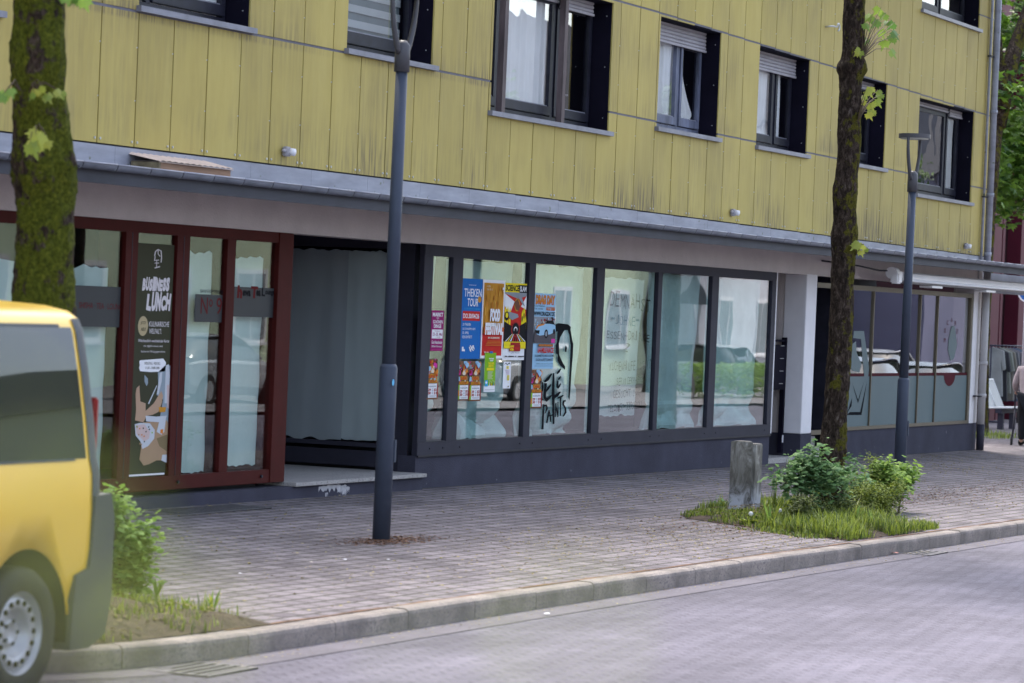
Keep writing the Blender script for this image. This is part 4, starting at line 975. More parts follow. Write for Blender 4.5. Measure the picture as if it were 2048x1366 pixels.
def d_drag(p):
    p.text('DRAG DAY', .05, .02, .98, .15, iDR, bold=.09); p.text('DRAG DAY', .06, .025, .97, .145, iO, bold=.05); p.text('DRAG DAY', .07, .035, .96, .10, iGold, bold=.0)
    p.text('FLUGPLATZ MEINERZHAGEN', .02, .16, .5, .178, iK); p.text('13.06.- 14.06.2026', .02, .195, .4, .215, iK); p.text('ALLE 2026', .55, .175, .98, .225, iDR, bold=.07); p.text('ALLE 2026', .56, .18, .97, .22, iO, bold=.03)
    p.text('WWW.DRAGDAY.DE', .0, .24, .98, .30, iK, bold=.03)
    p.rect(0, .31, 1, .66, iGy)
    rr = random.Random(8)
    for k in range(40):
        u = rr.uniform(0, .94); v = rr.uniform(.31, .44); p.rect(u, v, u + rr.uniform(.02, .08), v + rr.uniform(.01, .05), rr.choice([iK, iGy, iBr, iC, iSB, iDR]))
    p.poly([(0, .52), (.3, .48), (1, .5), (1, .66), (0, .66)], ink('wet_tarmac', (.09, .08, .09)))
    p.poly([(.06, .47), (.14, .425), (.5, .4), (.72, .39), (.98, .42), (1, .50), (.75, .54), (.6, .545), (.25, .56), (.1, .54)], iSB); p.poly([(.06, .46), (.14, .42), (.5, .395), (.42, .42), (.18, .44), (.08, .48)], iO); p.poly([(.5, .4), (.58, .36), (.85, .355), (.95, .41), (.7, .40)], iK)
    p.poly([(.04, .49), (.24, .49), (.22, .54), (.06, .53)], iK); p.disc(.55, .535, .09, .06, iK); p.disc(.55, .535, .05, .035, iGy); p.disc(.92, .5, .05, .035, iK); p.rect(.8, .6, .98, .655, iPk)
    p.rect(.2, .67, .9, .705, iBr); p.text('ACHTELMEILE', .22, .675, .88, .70, iO, bold=.04); p.text('1/4 MILE RACE', .18, .715, .93, .79, iR, bold=.05)
    p.text('US-CAR-MEETING, BIKER & OLDTIMER', .05, .81, .98, .845, iK, bold=.02); p.text('US-CAR & LIFESTYLE MARKET', .1, .86, .94, .895, iK, bold=.02)
    p.text('SAMSTAG UND SONNTAG AB 9 UHR', .12, .925, .92, .94, iK); p.text('EINTRITT FREI FÜR KINDER BIS 12 JAHRE', .06, .955, .95, .97, iK)
poster('racing_poster', 'light blue drag racing poster with a blue muscle car', (1069.8, 586), (1111.8, 588), (1063.3, 737.6), iSB, d_drag)

# black brush emblem on the glass
em = MB(); Ye = GY - .012
def E(pts): return [W(x, y, Ye) for x, y in pts]
sc_ = 150 / 640.0
def Z5(x, y): return (1050 + x * sc_, 560 + y * 320 / 1366.0)
def ribbon(mb, pts, ws, m, y, rough, conv):
    """brush stroke drawn in the picture's own proportions, then laid on the glass plane"""
    n = len(pts); L_, R_ = [], []
    for i, (x, z) in enumerate(pts):
        a = pts[max(i - 1, 0)]; b = pts[min(i + 1, n - 1)]; d = Vector((b[0] - a[0], b[1] - a[1])).normalized(); w = ws[i] * .5
        L_.append(conv(x - d.y * w * (1 + rough * random.uniform(-1, 1)), z + d.x * w * (1 + rough * random.uniform(-1, 1)))); R_.append(conv(x + d.y * w * (1 + rough * random.uniform(-1, 1)), z - d.x * w * (1 + rough * random.uniform(-1, 1))))
    mb.add([(p[0], y, p[1]) for p in L_ + R_], [(i, i + 1, n + i + 1, n + i) for i in range(n - 1)], m)
def ES(pts, ws, r=.12):
    q = []; w2 = []
    for (p, wa), (p2, wb) in zip(zip(pts, ws), zip(pts[1:], ws[1:])):
        for k in range(4): q.append((p[0] + (p2[0] - p[0]) * k / 4, p[1] + (p2[1] - p[1]) * k / 4)); w2.append(wa + (wb - wa) * k / 4)
    q.append(pts[-1]); w2.append(ws[-1])
    ribbon(em, q, [w * .8 for w in w2], M_black, Ye - random.uniform(0, .0012), r, lambda x, y: W(*Z5(x, y), Ye))
# the arch of the head, the face line, the long trunk stroke
em.flat([W(*Z5(x, y), Ye) for x, y in ((246, 385), (285, 368), (322, 372), (365, 378), (390, 400), (388, 425), (404, 520), (412, 545), (408, 640), (396, 780), (388, 930), (378, 1030), (368, 1000), (374, 860), (382, 700), (388, 560), (376, 470), (362, 428), (335, 430), (300, 490), (288, 540), (292, 640), (318, 700), (342, 740), (340, 768), (300, 730), (276, 690), (278, 640), (262, 625), (260, 560), (272, 525), (276, 440), (246, 442))], M_black, Ye - .0015)
em.flat([W(*Z5(x, y), Ye) for x, y in ((345, 555), (358, 580), (352, 612), (342, 615), (338, 590))], M_black, Ye - .002)
for pts, ws in (
    (((165, 870), (195, 845), (228, 800)), (18, 34, 14)), (((176, 880), (170, 940), (168, 1000), (180, 1030)), (30, 26, 30, 22)), (((178, 950), (205, 915), (222, 890)), (20, 26, 10)), (((176, 1030), (205, 1005), (226, 985)), (34, 30, 12)),
    (((243, 795), (240, 900), (240, 1000), (245, 1225)), (18, 30, 34, 14)), (((246, 1000), (270, 985), (302, 955)), (34, 34, 14)),
    (((272, 800), (288, 782), (306, 757)), (16, 24, 10)), (((280, 860), (275, 905), (282, 925)), (20, 24, 16)), (((282, 850), (295, 838), (306, 822)), (16, 20, 8)), (((280, 925), (292, 905), (306, 882)), (16, 20, 8)),
    (((150, 870), (150, 920), (142, 960), (138, 1028)), (12, 22, 12, 24)), (((138, 905), (160, 915)), (10, 10)), (((135, 1015), (160, 1020)), (14, 8)),
    (((158, 1060), (155, 1150), (148, 1275)), (16, 22, 24)), (((158, 1075), (180, 1070), (188, 1095), (170, 1140)), (16, 20, 20, 8)),
    (((205, 1110), (195, 1170), (185, 1220)), (12, 16, 18)), (((205, 1110), (214, 1160), (220, 1210)), (12, 16, 14)), (((192, 1165), (218, 1150)), (14, 12)),
    (((238, 1090), (242, 1230)), (20, 16)), (((222, 1160), (252, 1135)), (14, 12)),
    (((262, 1050), (258, 1170)), (14, 12)), (((262, 1060), (276, 1150)), (12, 12)), (((282, 1040), (280, 1170)), (12, 14)),
    (((275, 1010), (300, 1000), (328, 985)), (12, 22, 12)), (((303, 1005), (302, 1160)), (18, 14)),
    (((348, 1030), (330, 1035), (324, 1060), (345, 1095), (346, 1130), (325, 1165)), (18, 20, 20, 20, 22, 12))):
    ES(pts, ws)
o = em.build('painted_emblem', shop); o['label'] = 'black brush-painted elephant head outline with lettering on the glass'

# ---- red shop: lunch banner, frosted bands and lettering
iOl = ink('olive_black', (.05, .05, .03)); 
by = .016
bn = MB(); bn.box(24.09, 24.73, by, by + .003, .325, 2.305, iOl)
bl_ = by - .001
def brush(txt, x0, y0, x1, y1, h, m, bold=.07):
    n = len(txt)
    for i, ch in enumerate(txt):
        if ch == ' ': continue
        a = x0 + (x1 - x0) * i / n; b = x0 + (x1 - x0) * (i + .95) / n; yy = y0 + (y1 - y0) * i / n
        hh = h * random.uniform(.9, 1.15)
        text_px(bn, ch, a, yy + random.uniform(-.06, .06) * h, b, yy, hh, m, bl_, bold=bold, shear=.12, wob=.015)
random.seed(21)
iBW = ink('banner_white', (.62, .58, .6))
brush('BUSINESS', 284, 581, 338, 584, 26, iBW); brush('LUNCH', 292, 622, 340, 622, 34, iBW)
text_px(bn, 'KULINARISCHE', 298, 653, 338, 654, 10.5, iBW, bl_, bold=.005); text_px(bn, 'VIELFALT:', 298, 667, 323, 668, 10, iBW, bl_, bold=.005)
q = W(286, 652, bl_); disc(bn, q[0], q[1], .085, .085, ink('tan', (.42, .34, .2)), bl_); text_px(bn, 'JETZT', 281, 650, 292, 650, 7, iOl, bl_ - .001, shear=.1, bold=.02); text_px(bn, 'NEU!', 282, 662, 291, 662, 7, iOl, bl_ - .001, shear=.1, bold=.02)
text_px(bn, 'Wöchentlich wechselnde Karte', 276, 684, 338, 685, 6, iBW, bl_, bold=.01); text_px(bn, 'mit täglich neuen und', 287, 695, 325, 695.6, 5.5, iBW, bl_); text_px(bn, 'leckeren Mittagsgerichten', 282, 706, 330, 706.6, 5.5, iBW, bl_)
def ZP(x, y): return W(250 + x * 120 / 630, 700 + y * 260 / 1366, bl_ - .0012)
def bp_(pts, c, k=0): bn.flat([ZP(*p) for p in pts], c, bl_ - .0012 - k * .0004)
bp_([(150, 120), (160, 108), (400, 90), (415, 110), (430, 130), (425, 190), (420, 225), (270, 232), (160, 222), (148, 190), (155, 160)], iW)
text_px(bn, 'DIENSTAG - FREITAG', 289, 729, 320, 729.5, 5, iOl, bl_ - .003); text_px(bn, '11:30 - 14:00 UHR', 291, 738, 319, 738.5, 5, iOl, bl_ - .003)
i1 = ink('food_skin', (.42, .28, .19)); i2 = ink('food_plate', (.5, .52, .56)); i3 = ink('food_wood', (.36, .24, .15)); i4 = ink('food_blue', (.25, .3, .34)); i5 = ink('food_pink', (.55, .42, .4))
bp_([(345, 235), (425, 160), (490, 165), (495, 300), (480, 420), (465, 900), (455, 940), (430, 900), (340, 860), (400, 520), (330, 470), (350, 380)], i4)
bp_([(365, 240), (390, 230), (385, 330), (350, 470), (335, 460)], i2, 1); bp_([(430, 160), (460, 150), (478, 330), (484, 420), (460, 560), (415, 560), (420, 400)], i2, 1); bp_([(440, 370), (482, 360), (480, 640), (440, 600)], i5, 2)
bp_([(110, 460), (120, 400), (150, 372), (152, 420), (160, 540), (215, 560), (215, 640), (300, 560), (380, 430), (398, 480), (385, 560), (350, 650), (290, 680), (230, 690), (190, 760), (105, 740), (115, 620)], i1, 3)
bp_([(215, 690), (330, 700), (440, 690), (400, 760), (220, 750)], i2, 4); bp_([(190, 760), (440, 740), (470, 820), (455, 1180), (400, 1160), (330, 1160), (250, 1200), (195, 1215), (150, 1150), (165, 1050)], i3, 2)
bp_([(100, 780), (160, 765), (260, 770), (310, 840), (305, 930), (240, 1010), (180, 1040), (160, 960), (110, 900)], i2, 5); bp_([(110, 790), (200, 780), (260, 860), (250, 930), (200, 960), (120, 880)], i5, 6); bp_([(330, 860), (360, 740), (430, 690), (410, 860), (380, 890)], i2, 6); bp_([(350, 600), (430, 600), (420, 650), (360, 655)], iGold, 7); bp_([(370, 835), (400, 830), (395, 880), (368, 875)], iO, 7)
bp_([(330, 930), (460, 880), (458, 1080), (360, 1010)], ink('food_dark', (.2, .15, .08)), 4); bp_([(390, 1100), (450, 1100), (448, 1190), (380, 1160)], i2, 4)
for k in range(14): disc(bn, *ZP(random.uniform(120, 290), random.uniform(790, 1000)), .012, .008, random.choice([iOl, iG, iO, i3]), bl_ - .0045, 7)
bp_([(205, 260), (240, 300), (242, 350), (225, 380), (205, 330)], i4); bp_([(240, 560), (330, 370), (336, 376), (250, 570)], i2, 5)
# little emblem
for pts, w_ in ((((309, 512), (311, 503), (316, 499), (322, 502), (323, 515), (322, 525)), .018), (((316, 500), (316, 508), (320, 513)), .014), (((310, 512), (309, 520)), .014), (((308, 521), (318, 520)), .012), (((309, 526), (318, 526)), .012), (((313, 519), (313, 536)), .012), (((309, 536), (320, 533)), .02)):
    ribbon(bn, pts, [w_ * 110] * len(pts), iBW, bl_ - .001, .15, lambda x, y: W(x, y, bl_))
bn.box(24.06, 24.70, by - .01, by + .005, .31, .325, M_white)
tag(bn.build('lunch_banner', origin=(24.4, by, .33)), 'tall olive-black business lunch banner with a torn-edge food picture in the red shopfront', 'banner')
# papers and bands behind the other red panes
def rpaper(label, x0, x1, z0, z1, seed, m=M_paper2, y=.12):
    mb = MB()
    def fn(u, v):
        zz = z0 + (z1 - z0) * v + (.05 * noise.noise(Vector((u * 5, seed, 0))) if v > .97 else 0) + (.03 * noise.noise(Vector((u * 7, seed, 3))) if v < .03 else 0)
        return (x0 + (x1 - x0) * u + .025 * noise.noise(Vector((u, v * 6, seed))), y + .012 * noise.noise(Vector((u * 3, v * 2, seed))), zz)
    mb.sheet(fn, 12, 20, m); tag(mb.build('paper_sheet', origin=(x0, y, z0)), label, 'paper sheet', 'masking paper behind the red shopfront')
rpaper('white paper behind the red-framed pane left of the lunch banner', 23.03, 23.80, .30, 2.08, 1)
rpaper('white paper in the red-framed pane with the N° 9 plate', 24.98, 25.60, .30, 2.26, 2); rpaper('white paper in the last red-framed pane under the tea lounge lettering', 25.82, 26.58, .34, 2.24, 3)
rpaper('white paper in the wide pane left of the mossy tree', 20.2, 22.75, .30, 2.1, 4)
M_band = mat('smoked_band', (.035, .037, .04), .5, .05, 1); ib1 = ink('maroon_letters', (.11, .015, .015))
yb_ = .019
for a, b, zz in ((23.04, 23.85, (1.58, 1.92)), (24.0, 24.01, (0, 0)), (25.82, 26.62, (1.70, 1.97))):
    if zz[0]: q = MB(); q.flat([(a, zz[0]), (b, zz[0]), (b, zz[1]), (a, zz[1])], M_band, yb_); q.build('smoked_band', rshop)
a0 = W(391, 588, yb_); a1 = W(447, 645, yb_); q = MB(); q.flat([(a0[0], a1[1]), (25.64, a1[1]), (25.64, a0[1]), (a0[0], a0[1])], M_band, yb_); q.build('smoked_band', rshop)
q = MB(); text_px(q, 'BAHNHOFSTRASSE', 401, 585, 447, 588, 7, iK, yb_ - .001); q.build('street_lettering', rshop)
q = MB(); text_px(q, 'N', 401, 627, 415, 628, 33, ib1, yb_ - .001); text_px(q, 'o', 418, 613, 425, 614, 15, ib1, yb_ - .001); text_px(q, '9', 432, 628, 443, 629, 33, ib1, yb_ - .001); q.build('number_lettering', rshop)
q = MB(); text_px(q, 'SHISHA · TEA · LOUNGE', 158, 616, 248, 620, 12, ib1, yb_ - .001); q.build('band_lettering', rshop)
q = MB()
for t, x0_, x1_, h, m_, b_ in (('h', 474, 484, 26, ib1, .06), ('ewa', 485, 501, 12, iK, .05), ('T', 501, 515, 24, ib1, .05), ('ea', 512, 521, 12, iK, .05), ('L', 523, 530, 17, iK, .04), ('ounge', 530, 549, 11, iK, .05)):
    text_px(q, t, x0_, 592 if t not in 'hT' else 596, x1_, 593 if t not in 'hT' else 597, h, m_, yb_ - .001, bold=b_, shear=.05)
q.build('name_lettering', rshop)


# ================================================================== ROOF TILE BOX ON THE CANOPY
bx0, bx1 = onY(318, 330, -.30).x, onY(462, 340, -.30).x
t_ = thing('wooden_box', ((bx0 + bx1) / 2, -.2, 2.86), 'long low brown wooden box with a scalloped pinkish lid lying on the canopy', 'box')
M_wood = mat('weathered_wood', (.28, .17, .11), .8, .3, 3, vstretch=(.3, 1, 4)); M_pinkt = mat('pale_tile', (.55, .43, .36), .85, .15, 8)
mb = MB(); mb.box(bx0, bx1, -.30, -.05, 2.858, 2.985, M_wood, .006); mb.box(bx0 - .02, bx0 + .012, -.31, -.04, 2.86, 2.99, mat('mossy_board', (.16, .13, .08), .9, .5, 9)); mb.build('body', t_)
mb = MB(); mb.sheet(lambda u, v: (bx0 - .03 + (bx1 - bx0 + .05) * u, -.33 + .31 * v, 2.992 + (.008 + .012 * v) * abs(math.sin(u * 40)) + .055 * v), 160, 4, M_pinkt); mb.prism([(bx0 - .02, 2.984), (bx1 + .01, 2.984), (bx1 + .01, 2.991), (bx0 - .02, 2.991)], -.32, -.05, M_pinkt); mb.build('lid', t_)

# ================================================================== STREET LAMPS
def street_lamp(x, y, sleeve, label, hs=1.):
    z = gz(x, y)
    t_ = thing('street_lamp', (x, y, z), label, 'street lamp', 'slender grey street lamps on the pavement')
    def P_(dz): return (x + .006 * dz, y, z + (dz if dz < 2 else dz - 4.385 * (1 - hs)))
    mb = MB(); mb.tube([P_(-.05), P_(sleeve - .03), P_(sleeve)], [.071, .071, .058], M_lamp, 24); mb.tube([P_(sleeve), P_(3.74)], [.055, .047], M_lamp, 24)
    mb.build('post', t_)
    mb = MB(); mb.tube([P_(.55), P_(.552)], .0725, M_lamp, 24); mb.box(x + .02, x + .055, y - .078, y - .066, z + .62, z + .8, M_lamp, .003); mb.build('service_door', t_)
    mb = MB(); mb.tube([P_(3.72), P_(3.93), P_(3.97)], [.062, .06, .03], M_lampg, 20); mb.build('collar', t_)
    d = Vector((math.cos(R(-8)), math.sin(R(-8)), 0))
    for s_ in (-1, 1):
        mb = MB(); pts = []; rad = []
        for k in range(12):
            u = k / 11; off = s_ * (.035 + .14 * math.sin(u * math.pi / 2) ** .7)
            c = Vector(P_(3.86 + .50 * u)) + d * off
            pts.append(c); rad.append(.026 - .008 * u)
        mb.tube(pts, rad, M_lampg, 8); mb.build('arm', t_)
    mb = MB(); bm = bm_cyl(.19, .05, 48); mb.addbm(bm, M_lampg, False, Matrix.Translation((x + .026, y, P_(4.385)[2]))); mb.build('head_ring', t_)
    mb = MB(); bm = bm_cyl(.165, .012, 40); mb.addbm(bm, M_lampl, False, Matrix.Translation((x + .026, y, P_(4.354)[2]))); mb.build('diffuser', t_)
    return t_
L1 = street_lamp(23.26, -2.8, 1.40, 'slender grey post lamp nearest the camera, in front of the entrance recess')
mb = MB(); p = onY(786, 765, -2.872)
disc(mb, p.x, p.z, .02, .026, mat('sticker_blue', (.1, .4, .65), .4), -2.8735); mb.build('sticker', L1)
street_lamp(37.43, -2.8, 1.31, 'farther grey post lamp before the frosted shop window', .957)

# ================================================================== TREES
def ellblob(rnd, c, r): 
    while True:
        v = Vector((rnd.uniform(-1, 1), rnd.uniform(-1, 1), rnd.uniform(-1, 1)))
        if v.length < 1: return Vector((c[0] + v.x * r[0], c[1] + v.y * r[1], c[2] + v.z * r[2]))
MAPLE = [(0, 0), (.12, .10), (.42, .02), (.36, .17), (.5, .28), (.40, .36), (.48, .58), (.27, .50), (.2, .62), (.12, .56), (.10, .72), (.0, 1.0), (-.10, .72), (-.12, .56), (-.2, .62), (-.27, .50), (-.48, .58), (-.40, .36), (-.5, .28), (-.36, .17), (-.42, .02), (-.12, .10)]
MAPLE_S = [(0, 0), (.42, .05), (.3, .3), (.48, .58), (.14, .55), (0, 1), (-.14, .55), (-.48, .58), (-.3, .3), (-.42, .05)]
OVAL = [(0, 0), (.25, .3), (.22, .65), (0, 1), (-.22, .65), (-.25, .3)]
LOBE = [(0, 0), (.3, .12), (.46, .42), (.28, .5), (.26, .8), (0, .95), (-.26, .8), (-.28, .5), (-.46, .42), (-.3, .12)]
def leaf(mb, p, size, shape, m, rnd, tilt=None, droop_=.0):
    a = rnd.uniform(0, 2 * math.pi); el = rnd.uniform(-.9, .6) if tilt is None else tilt
    t1 = Vector((math.cos(a) * math.cos(el), math.sin(a) * math.cos(el), math.sin(el)))
    sd_ = t1.cross(Vector((rnd.uniform(-.6, .6), rnd.uniform(-.6, .6), 1))).normalized(); nn = sd_.cross(t1)
    vs = [p + sd_ * (u * size) + t1 * (v * size) + nn * (-abs(u) * size * .25 - v * v * size * .12) for u, v in shape]
    n = len(shape)
    c = p + t1 * size * .45
    mb.add([c] + vs, [(0, k + 1, (k + 1) % n + 1) for k in range(n)], m)
def trunk_jit(seed, amp=.17):
    def j(p, a, i):
        v = Vector((math.cos(a) * .8 + seed, math.sin(a) * .8, p.z * 1.5))
        return 1 + amp * noise.noise(v * 1.7) + .09 * noise.noise(v * 5.5) + .075 * noise.noise(v * 13) + .03 * noise.noise(v * 30)
    return j
def dense(path, rad, step=.035):
    P_, R_ = [], []
    for (a, b), (ra, rb) in zip(zip(path, path[1:]), zip(rad, rad[1:])):
        a, b = Vector(a), Vector(b); n = max(1, int((b - a).length / step))
        for k in range(n): P_.append(a.lerp(b, k / n)); R_.append(ra + (rb - ra) * k / n)
    P_.append(Vector(path[-1])); R_.append(rad[-1]); return P_, R_
def tree(base, path, rad, m, label, seed, crown, ncl, leafm, leafsize, perclump=26, burls=(), step=.022, name='maple_tree', shape=MAPLE_S, limbs=True, seg=64, group='maple trees along the street'):
    rnd = random.Random(seed)
    t_ = thing(name, base, label, 'tree', group)
    P_, R_ = dense(path, rad, step)
    for i, p in enumerate(P_):
        for (zb, rb, hb) in burls: R_[i] += rb * math.exp(-((p.z - zb) / hb) ** 2)
    mb = MB(); mb.tube(P_, R_, m, seg, jit=trunk_jit(seed)); mb.build('trunk', t_)
    cc, cr = crown
    top = P_[-1]
    if limbs:
        lb = MB()
        for k in range(9):
            e = ellblob(rnd, cc, [r * .8 for r in cr]); s_ = Vector((top.x, top.y, top.z - rnd.uniform(0, .8)))
            mid = s_.lerp(e, .45) + Vector((0, 0, rnd.uniform(0, .5)))
            lb.tube([s_, s_.lerp(mid, .5), mid, mid.lerp(e, .6), e], [.09, .07, .05, .03, .01], m, 8)
        lb.build('limbs', t_)
    fb_ = MB()
    for k in range(ncl):
        c = ellblob(rnd, cc, cr)
        if noise.noise((c - Vector(cc)) * .55 + Vector((seed, 0, 0))) < -.12: continue
        for q in range(perclump): leaf(fb_, ellblob(rnd, c, (.42, .42, .28)), leafsize * rnd.uniform(.7, 1.25), shape, leafm, rnd)
    fb_.build('crown', t_)
    return t_
gL = gz(15.7, -4.3)
TL = tree((15.7, -4.3, gL), [(15.78, -4.3, gL - .1), (15.74, -4.3, .6), (15.66, -4.3, 1.8), (15.63, -4.3, 2.5), (15.5, -4.3, 3.2), (15.46, -4.3, 4.6)], [.19, .165, .155, .15, .135, .13], M_moss,
          'thick trunk covered in green moss, left tree standing behind the yellow van', 3, ((15.2, -4.6, 6.6), (2.6, 2.2, 1.7)), 160, M_leafd, .16, burls=((2.55, .035, .16), (3.15, .02, .12), (1.4, .02, .2)))
def V(x, y, Y): p = onY(x, y, Y); return (p.x, p.y, p.z)
TY = -4.3
pts = [V(x, y, TY) for x, y in ((1652, 1046), (1663, 930), (1671, 820), (1679, 700), (1686, 560), (1691, 400), (1697, 300), (1702, 180), (1709, 10), (1713, -120), (1714, -300))]
TR = tree((pts[0][0], TY, gz(30, TY)), pts, [.15, .125, .115, .112, .112, .107, .107, .107, .105, .10, .095], M_bark,
          'dark slender trunk with moss patches rising from the green planting bed', 9, ((30.3, -5.6, 7.3), (3.0, 2.4, 1.6)), 190, M_leafd, .16, burls=((V(1690, 132, TY)[2], .04, .07), (V(1680, 380, TY)[2], .014, .12), (V(1690, 470, TY)[2], .015, .1)))
g3 = gz(48.3, TY)
tree((48.3, TY, g3), [(48.3, TY, g3 - .1), (48.35, TY, 2.5), (48.3, TY, 5.5), (48.4, TY, 7.5)], [.17, .14, .13, .12], M_bark, 'next maple of the street row, just outside the right edge of the view', 15, ((47.4, -3.9, 9.0), (5.0, 2.9, 1.9)), 420, M_leafd, .2, step=.15, seg=16)
# sprigs growing out of the trunks
def sprig(parent, start, tips, size, m, seed):
    rnd = random.Random(seed); tw = MB(); lf = MB()
    for t_ in tips:
        s_ = Vector(start); e = Vector(t_); mid = s_.lerp(e, .5) + Vector((0, 0, .05))
        tw.tube([s_, mid, e], [.006, .004, .002], M_twig, 5)
    sp = tw.build('sprig', parent)
    k = 0
    for t_ in tips:
        e = Vector(t_); s_ = Vector(start)
        for f in ([1.0] if len(tips) > 3 else [1, .8]):
            c = s_.lerp(e, f); sz = size * rnd.uniform(.75, 1.2)
            a = math.atan2(-RT.y, RT.x)
            view = Vector((-FW.x, -FW.y, .35)).normalized()
            right = Vector((RT.x, RT.y, 0)).normalized()
            dirv = (Vector((0, 0, -1)) + right * rnd.uniform(-1.0, 1.2) + view * rnd.uniform(-.2, .5)).normalized()
            nrm = (view + Vector((0, 0, rnd.uniform(.1, 1.2))) + right * rnd.uniform(-.5, .5)).normalized(); side_ = dirv.cross(nrm).normalized()
            vs = [c + side_ * (u * sz) + dirv * (v * sz) - nrm * (abs(u) * sz * .2 + v * v * sz * .1) for u, v in MAPLE]
            n = len(MAPLE); lf.add([c + dirv * sz * .4] + vs, [(0, q + 1, (q + 1) % n + 1) for q in range(n)], m)
    lf.build('leaves', sp)
sprig(TR, V(1722, 118, TY - .12), [V(x, y, TY - .16 + .02 * k) for k, (x, y) in enumerate([(1728, 45), (1745, 28), (1757, 38), (1762, 15), (1772, 25), (1778, 42), (1783, 60), (1788, 72), (1771, 78), (1735, 75), (1722, 82), (1760, 58), (1780, 98), (1790, 44)])], .115, M_leaf, 5)
sprig(TR, V(1716, 240, TY - .12), [V(x, y, TY - .16 + .02 * k) for k, (x, y) in enumerate([(1732, 178), (1742, 172), (1755, 180), (1728, 198), (1738, 205), (1750, 198), (1762, 186), (1745, 218), (1735, 224), (1725, 190)])], .10, M_leafy, 6)
sprig(TR, V(1712, 510, TY - .12), [V(x, y, TY - .18) for (x, y) in [(1718, 482), (1728, 488), (1735, 495), (1720, 500), (1716, 486)]], .10, M_leafy, 7)
sprig(TR, V(1705, 115, TY - .12), [V(1712, 95, TY - .16), V(1720, 100, TY - .15)], .09, M_leafy, 8)
sprig(TL, V(60, 185, -4.46), [V(85, 170, -4.6), V(110, 178, -4.55), V(96, 188, -4.62), V(75, 178, -4.6), V(90, 186, -4.6), V(120, 182, -4.55), V(68, 184, -4.6)], .07, M_leafy, 9)
sprig(TL, V(70, 270, -4.48), [V(72, 268, -4.7), V(95, 275, -4.65), V(60, 282, -4.68), V(84, 262, -4.66)], .11, M_leafy, 12)
sprig(TL, V(40, 180, -4.4), [V(18, 176, -4.5), V(8, 186, -4.5)], .08, M_leaf, 13)
sprig(TL, V(115, -20, -4.4), [V(128, -10, -4.5), V(155, -8, -4.5), V(165, -6, -4.55)], .09, M_leaf, 14)
# the green tree beyond the building corner
t3 = tree((58.9, 2.1, gz(58.9, 0)), [(58.9, 2.1, -.2), (58.6, 2.05, 1.6), (58.5, 2.0, 4), (58.9, 2.0, 6.6)], [.15, .12, .11, .12], M_bark, 'leafy green tree beyond the building corner, dark trunk beside the downpipe', 21,
          ((61.8, 2.8, 7.3), (4.2, 2.4, 2.6)), 420, M_leafm, .2, perclump=30, step=.1, seg=14)
mb = MB(); mb.tube([(58.7, 2.0, 5.6), (59.3, 1.9, 7.0), (60.5, 1.9, 8.1), (62, 2, 9.2)], [.17, .15, .13, .1], M_bark, 12, jit=trunk_jit(3)); mb.build('limb', t3)
rnd = random.Random(77); fb_ = MB()
for k in range(260):
    c = ellblob(rnd, (61.8, 3.2, 5.1), (3.4, 1.6, 1.1))
    for q in range(16): leaf(fb_, ellblob(rnd, c, (.4, .4, .35)), .2 * rnd.uniform(.7, 1.2), MAPLE_S, M_leafm, rnd)
fb_.build('lower_foliage', t3)

# ================================================================== PLANTING BEDS
def mound(name, poly, h, m, seed, inset=.35, label=None):
    """soil heap over a polygon: grid of points inside, height rising from the rim"""
    cx = sum(p[0] for p in poly) / len(poly); cy = sum(p[1] for p in poly) / len(poly)
    rim = resample(poly + [poly[0]], .12)[:-1]; n = len(rim); rings = 10; vs = []
    for k in range(rings + 1):
        f = k / rings
        for (x, y) in rim:
            X = x + (cx - x) * f; Y = y + (cy - y) * f
            vs.append((X, Y, gz(X, Y) + .006 + h * min(1, f * 1.8) ** .7 + (.05 * h / .1) * noise.noise(Vector((X * 3, Y * 3, seed))) * min(1, f * 4) + .012 * noise.noise(Vector((X * 14, Y * 14, seed))) * min(1, f * 8)))
    mb = MB(); mb.add(vs, [(k * n + i, k * n + (i + 1) % n, (k + 1) * n + (i + 1) % n, (k + 1) * n + i) for k in range(rings) for i in range(n)], m, True)
    o = mb.build(name); o['kind'] = 'structure'
    def hgt(x, y): 
        return gz(x, y) + h * .55
    return o
def inside(p, poly):
    c = False; n = len(poly)
    for i in range(n):
        a, b = poly[i], poly[(i + 1) % n]
        if (a[1] > p[1]) != (b[1] > p[1]) and p[0] < (b[0] - a[0]) * (p[1] - a[1]) / (b[1] - a[1]) + a[0]: c = not c
    return c
def edge_d(p, poly):
    best = 9
    for i in range(len(poly)):
        a, b = Vector(poly[i]), Vector(poly[(i + 1) % len(poly)]); q = Vector(p); t = max(0, min(1, (q - a).dot(b - a) / max(1e-9, (b - a).length_squared)))
        best = min(best, (q - a - (b - a) * t).length)
    return best
BEDR = [(29.2, -3.1), (28.75, -3.35), (28.15, -4.3), (27.62, -5.30), (28.9, -5.36), (29.8, -5.36), (30.6, -4.75), (31.4, -3.9), (31.2, -3.2)]
BEDL = [(13.86, -2.9), (13.86, -4.3), (14.1, -4.72), (14.5, -5.0), (15.2, -5.2), (16.7, -5.28), (16.85, -4.6), (17.1, -3.5), (16.6, -2.9)]
mound('soil_bed', BEDR, .07, M_soil, 2); mound('soil_bed', BEDL, .12, M_soil, 5)
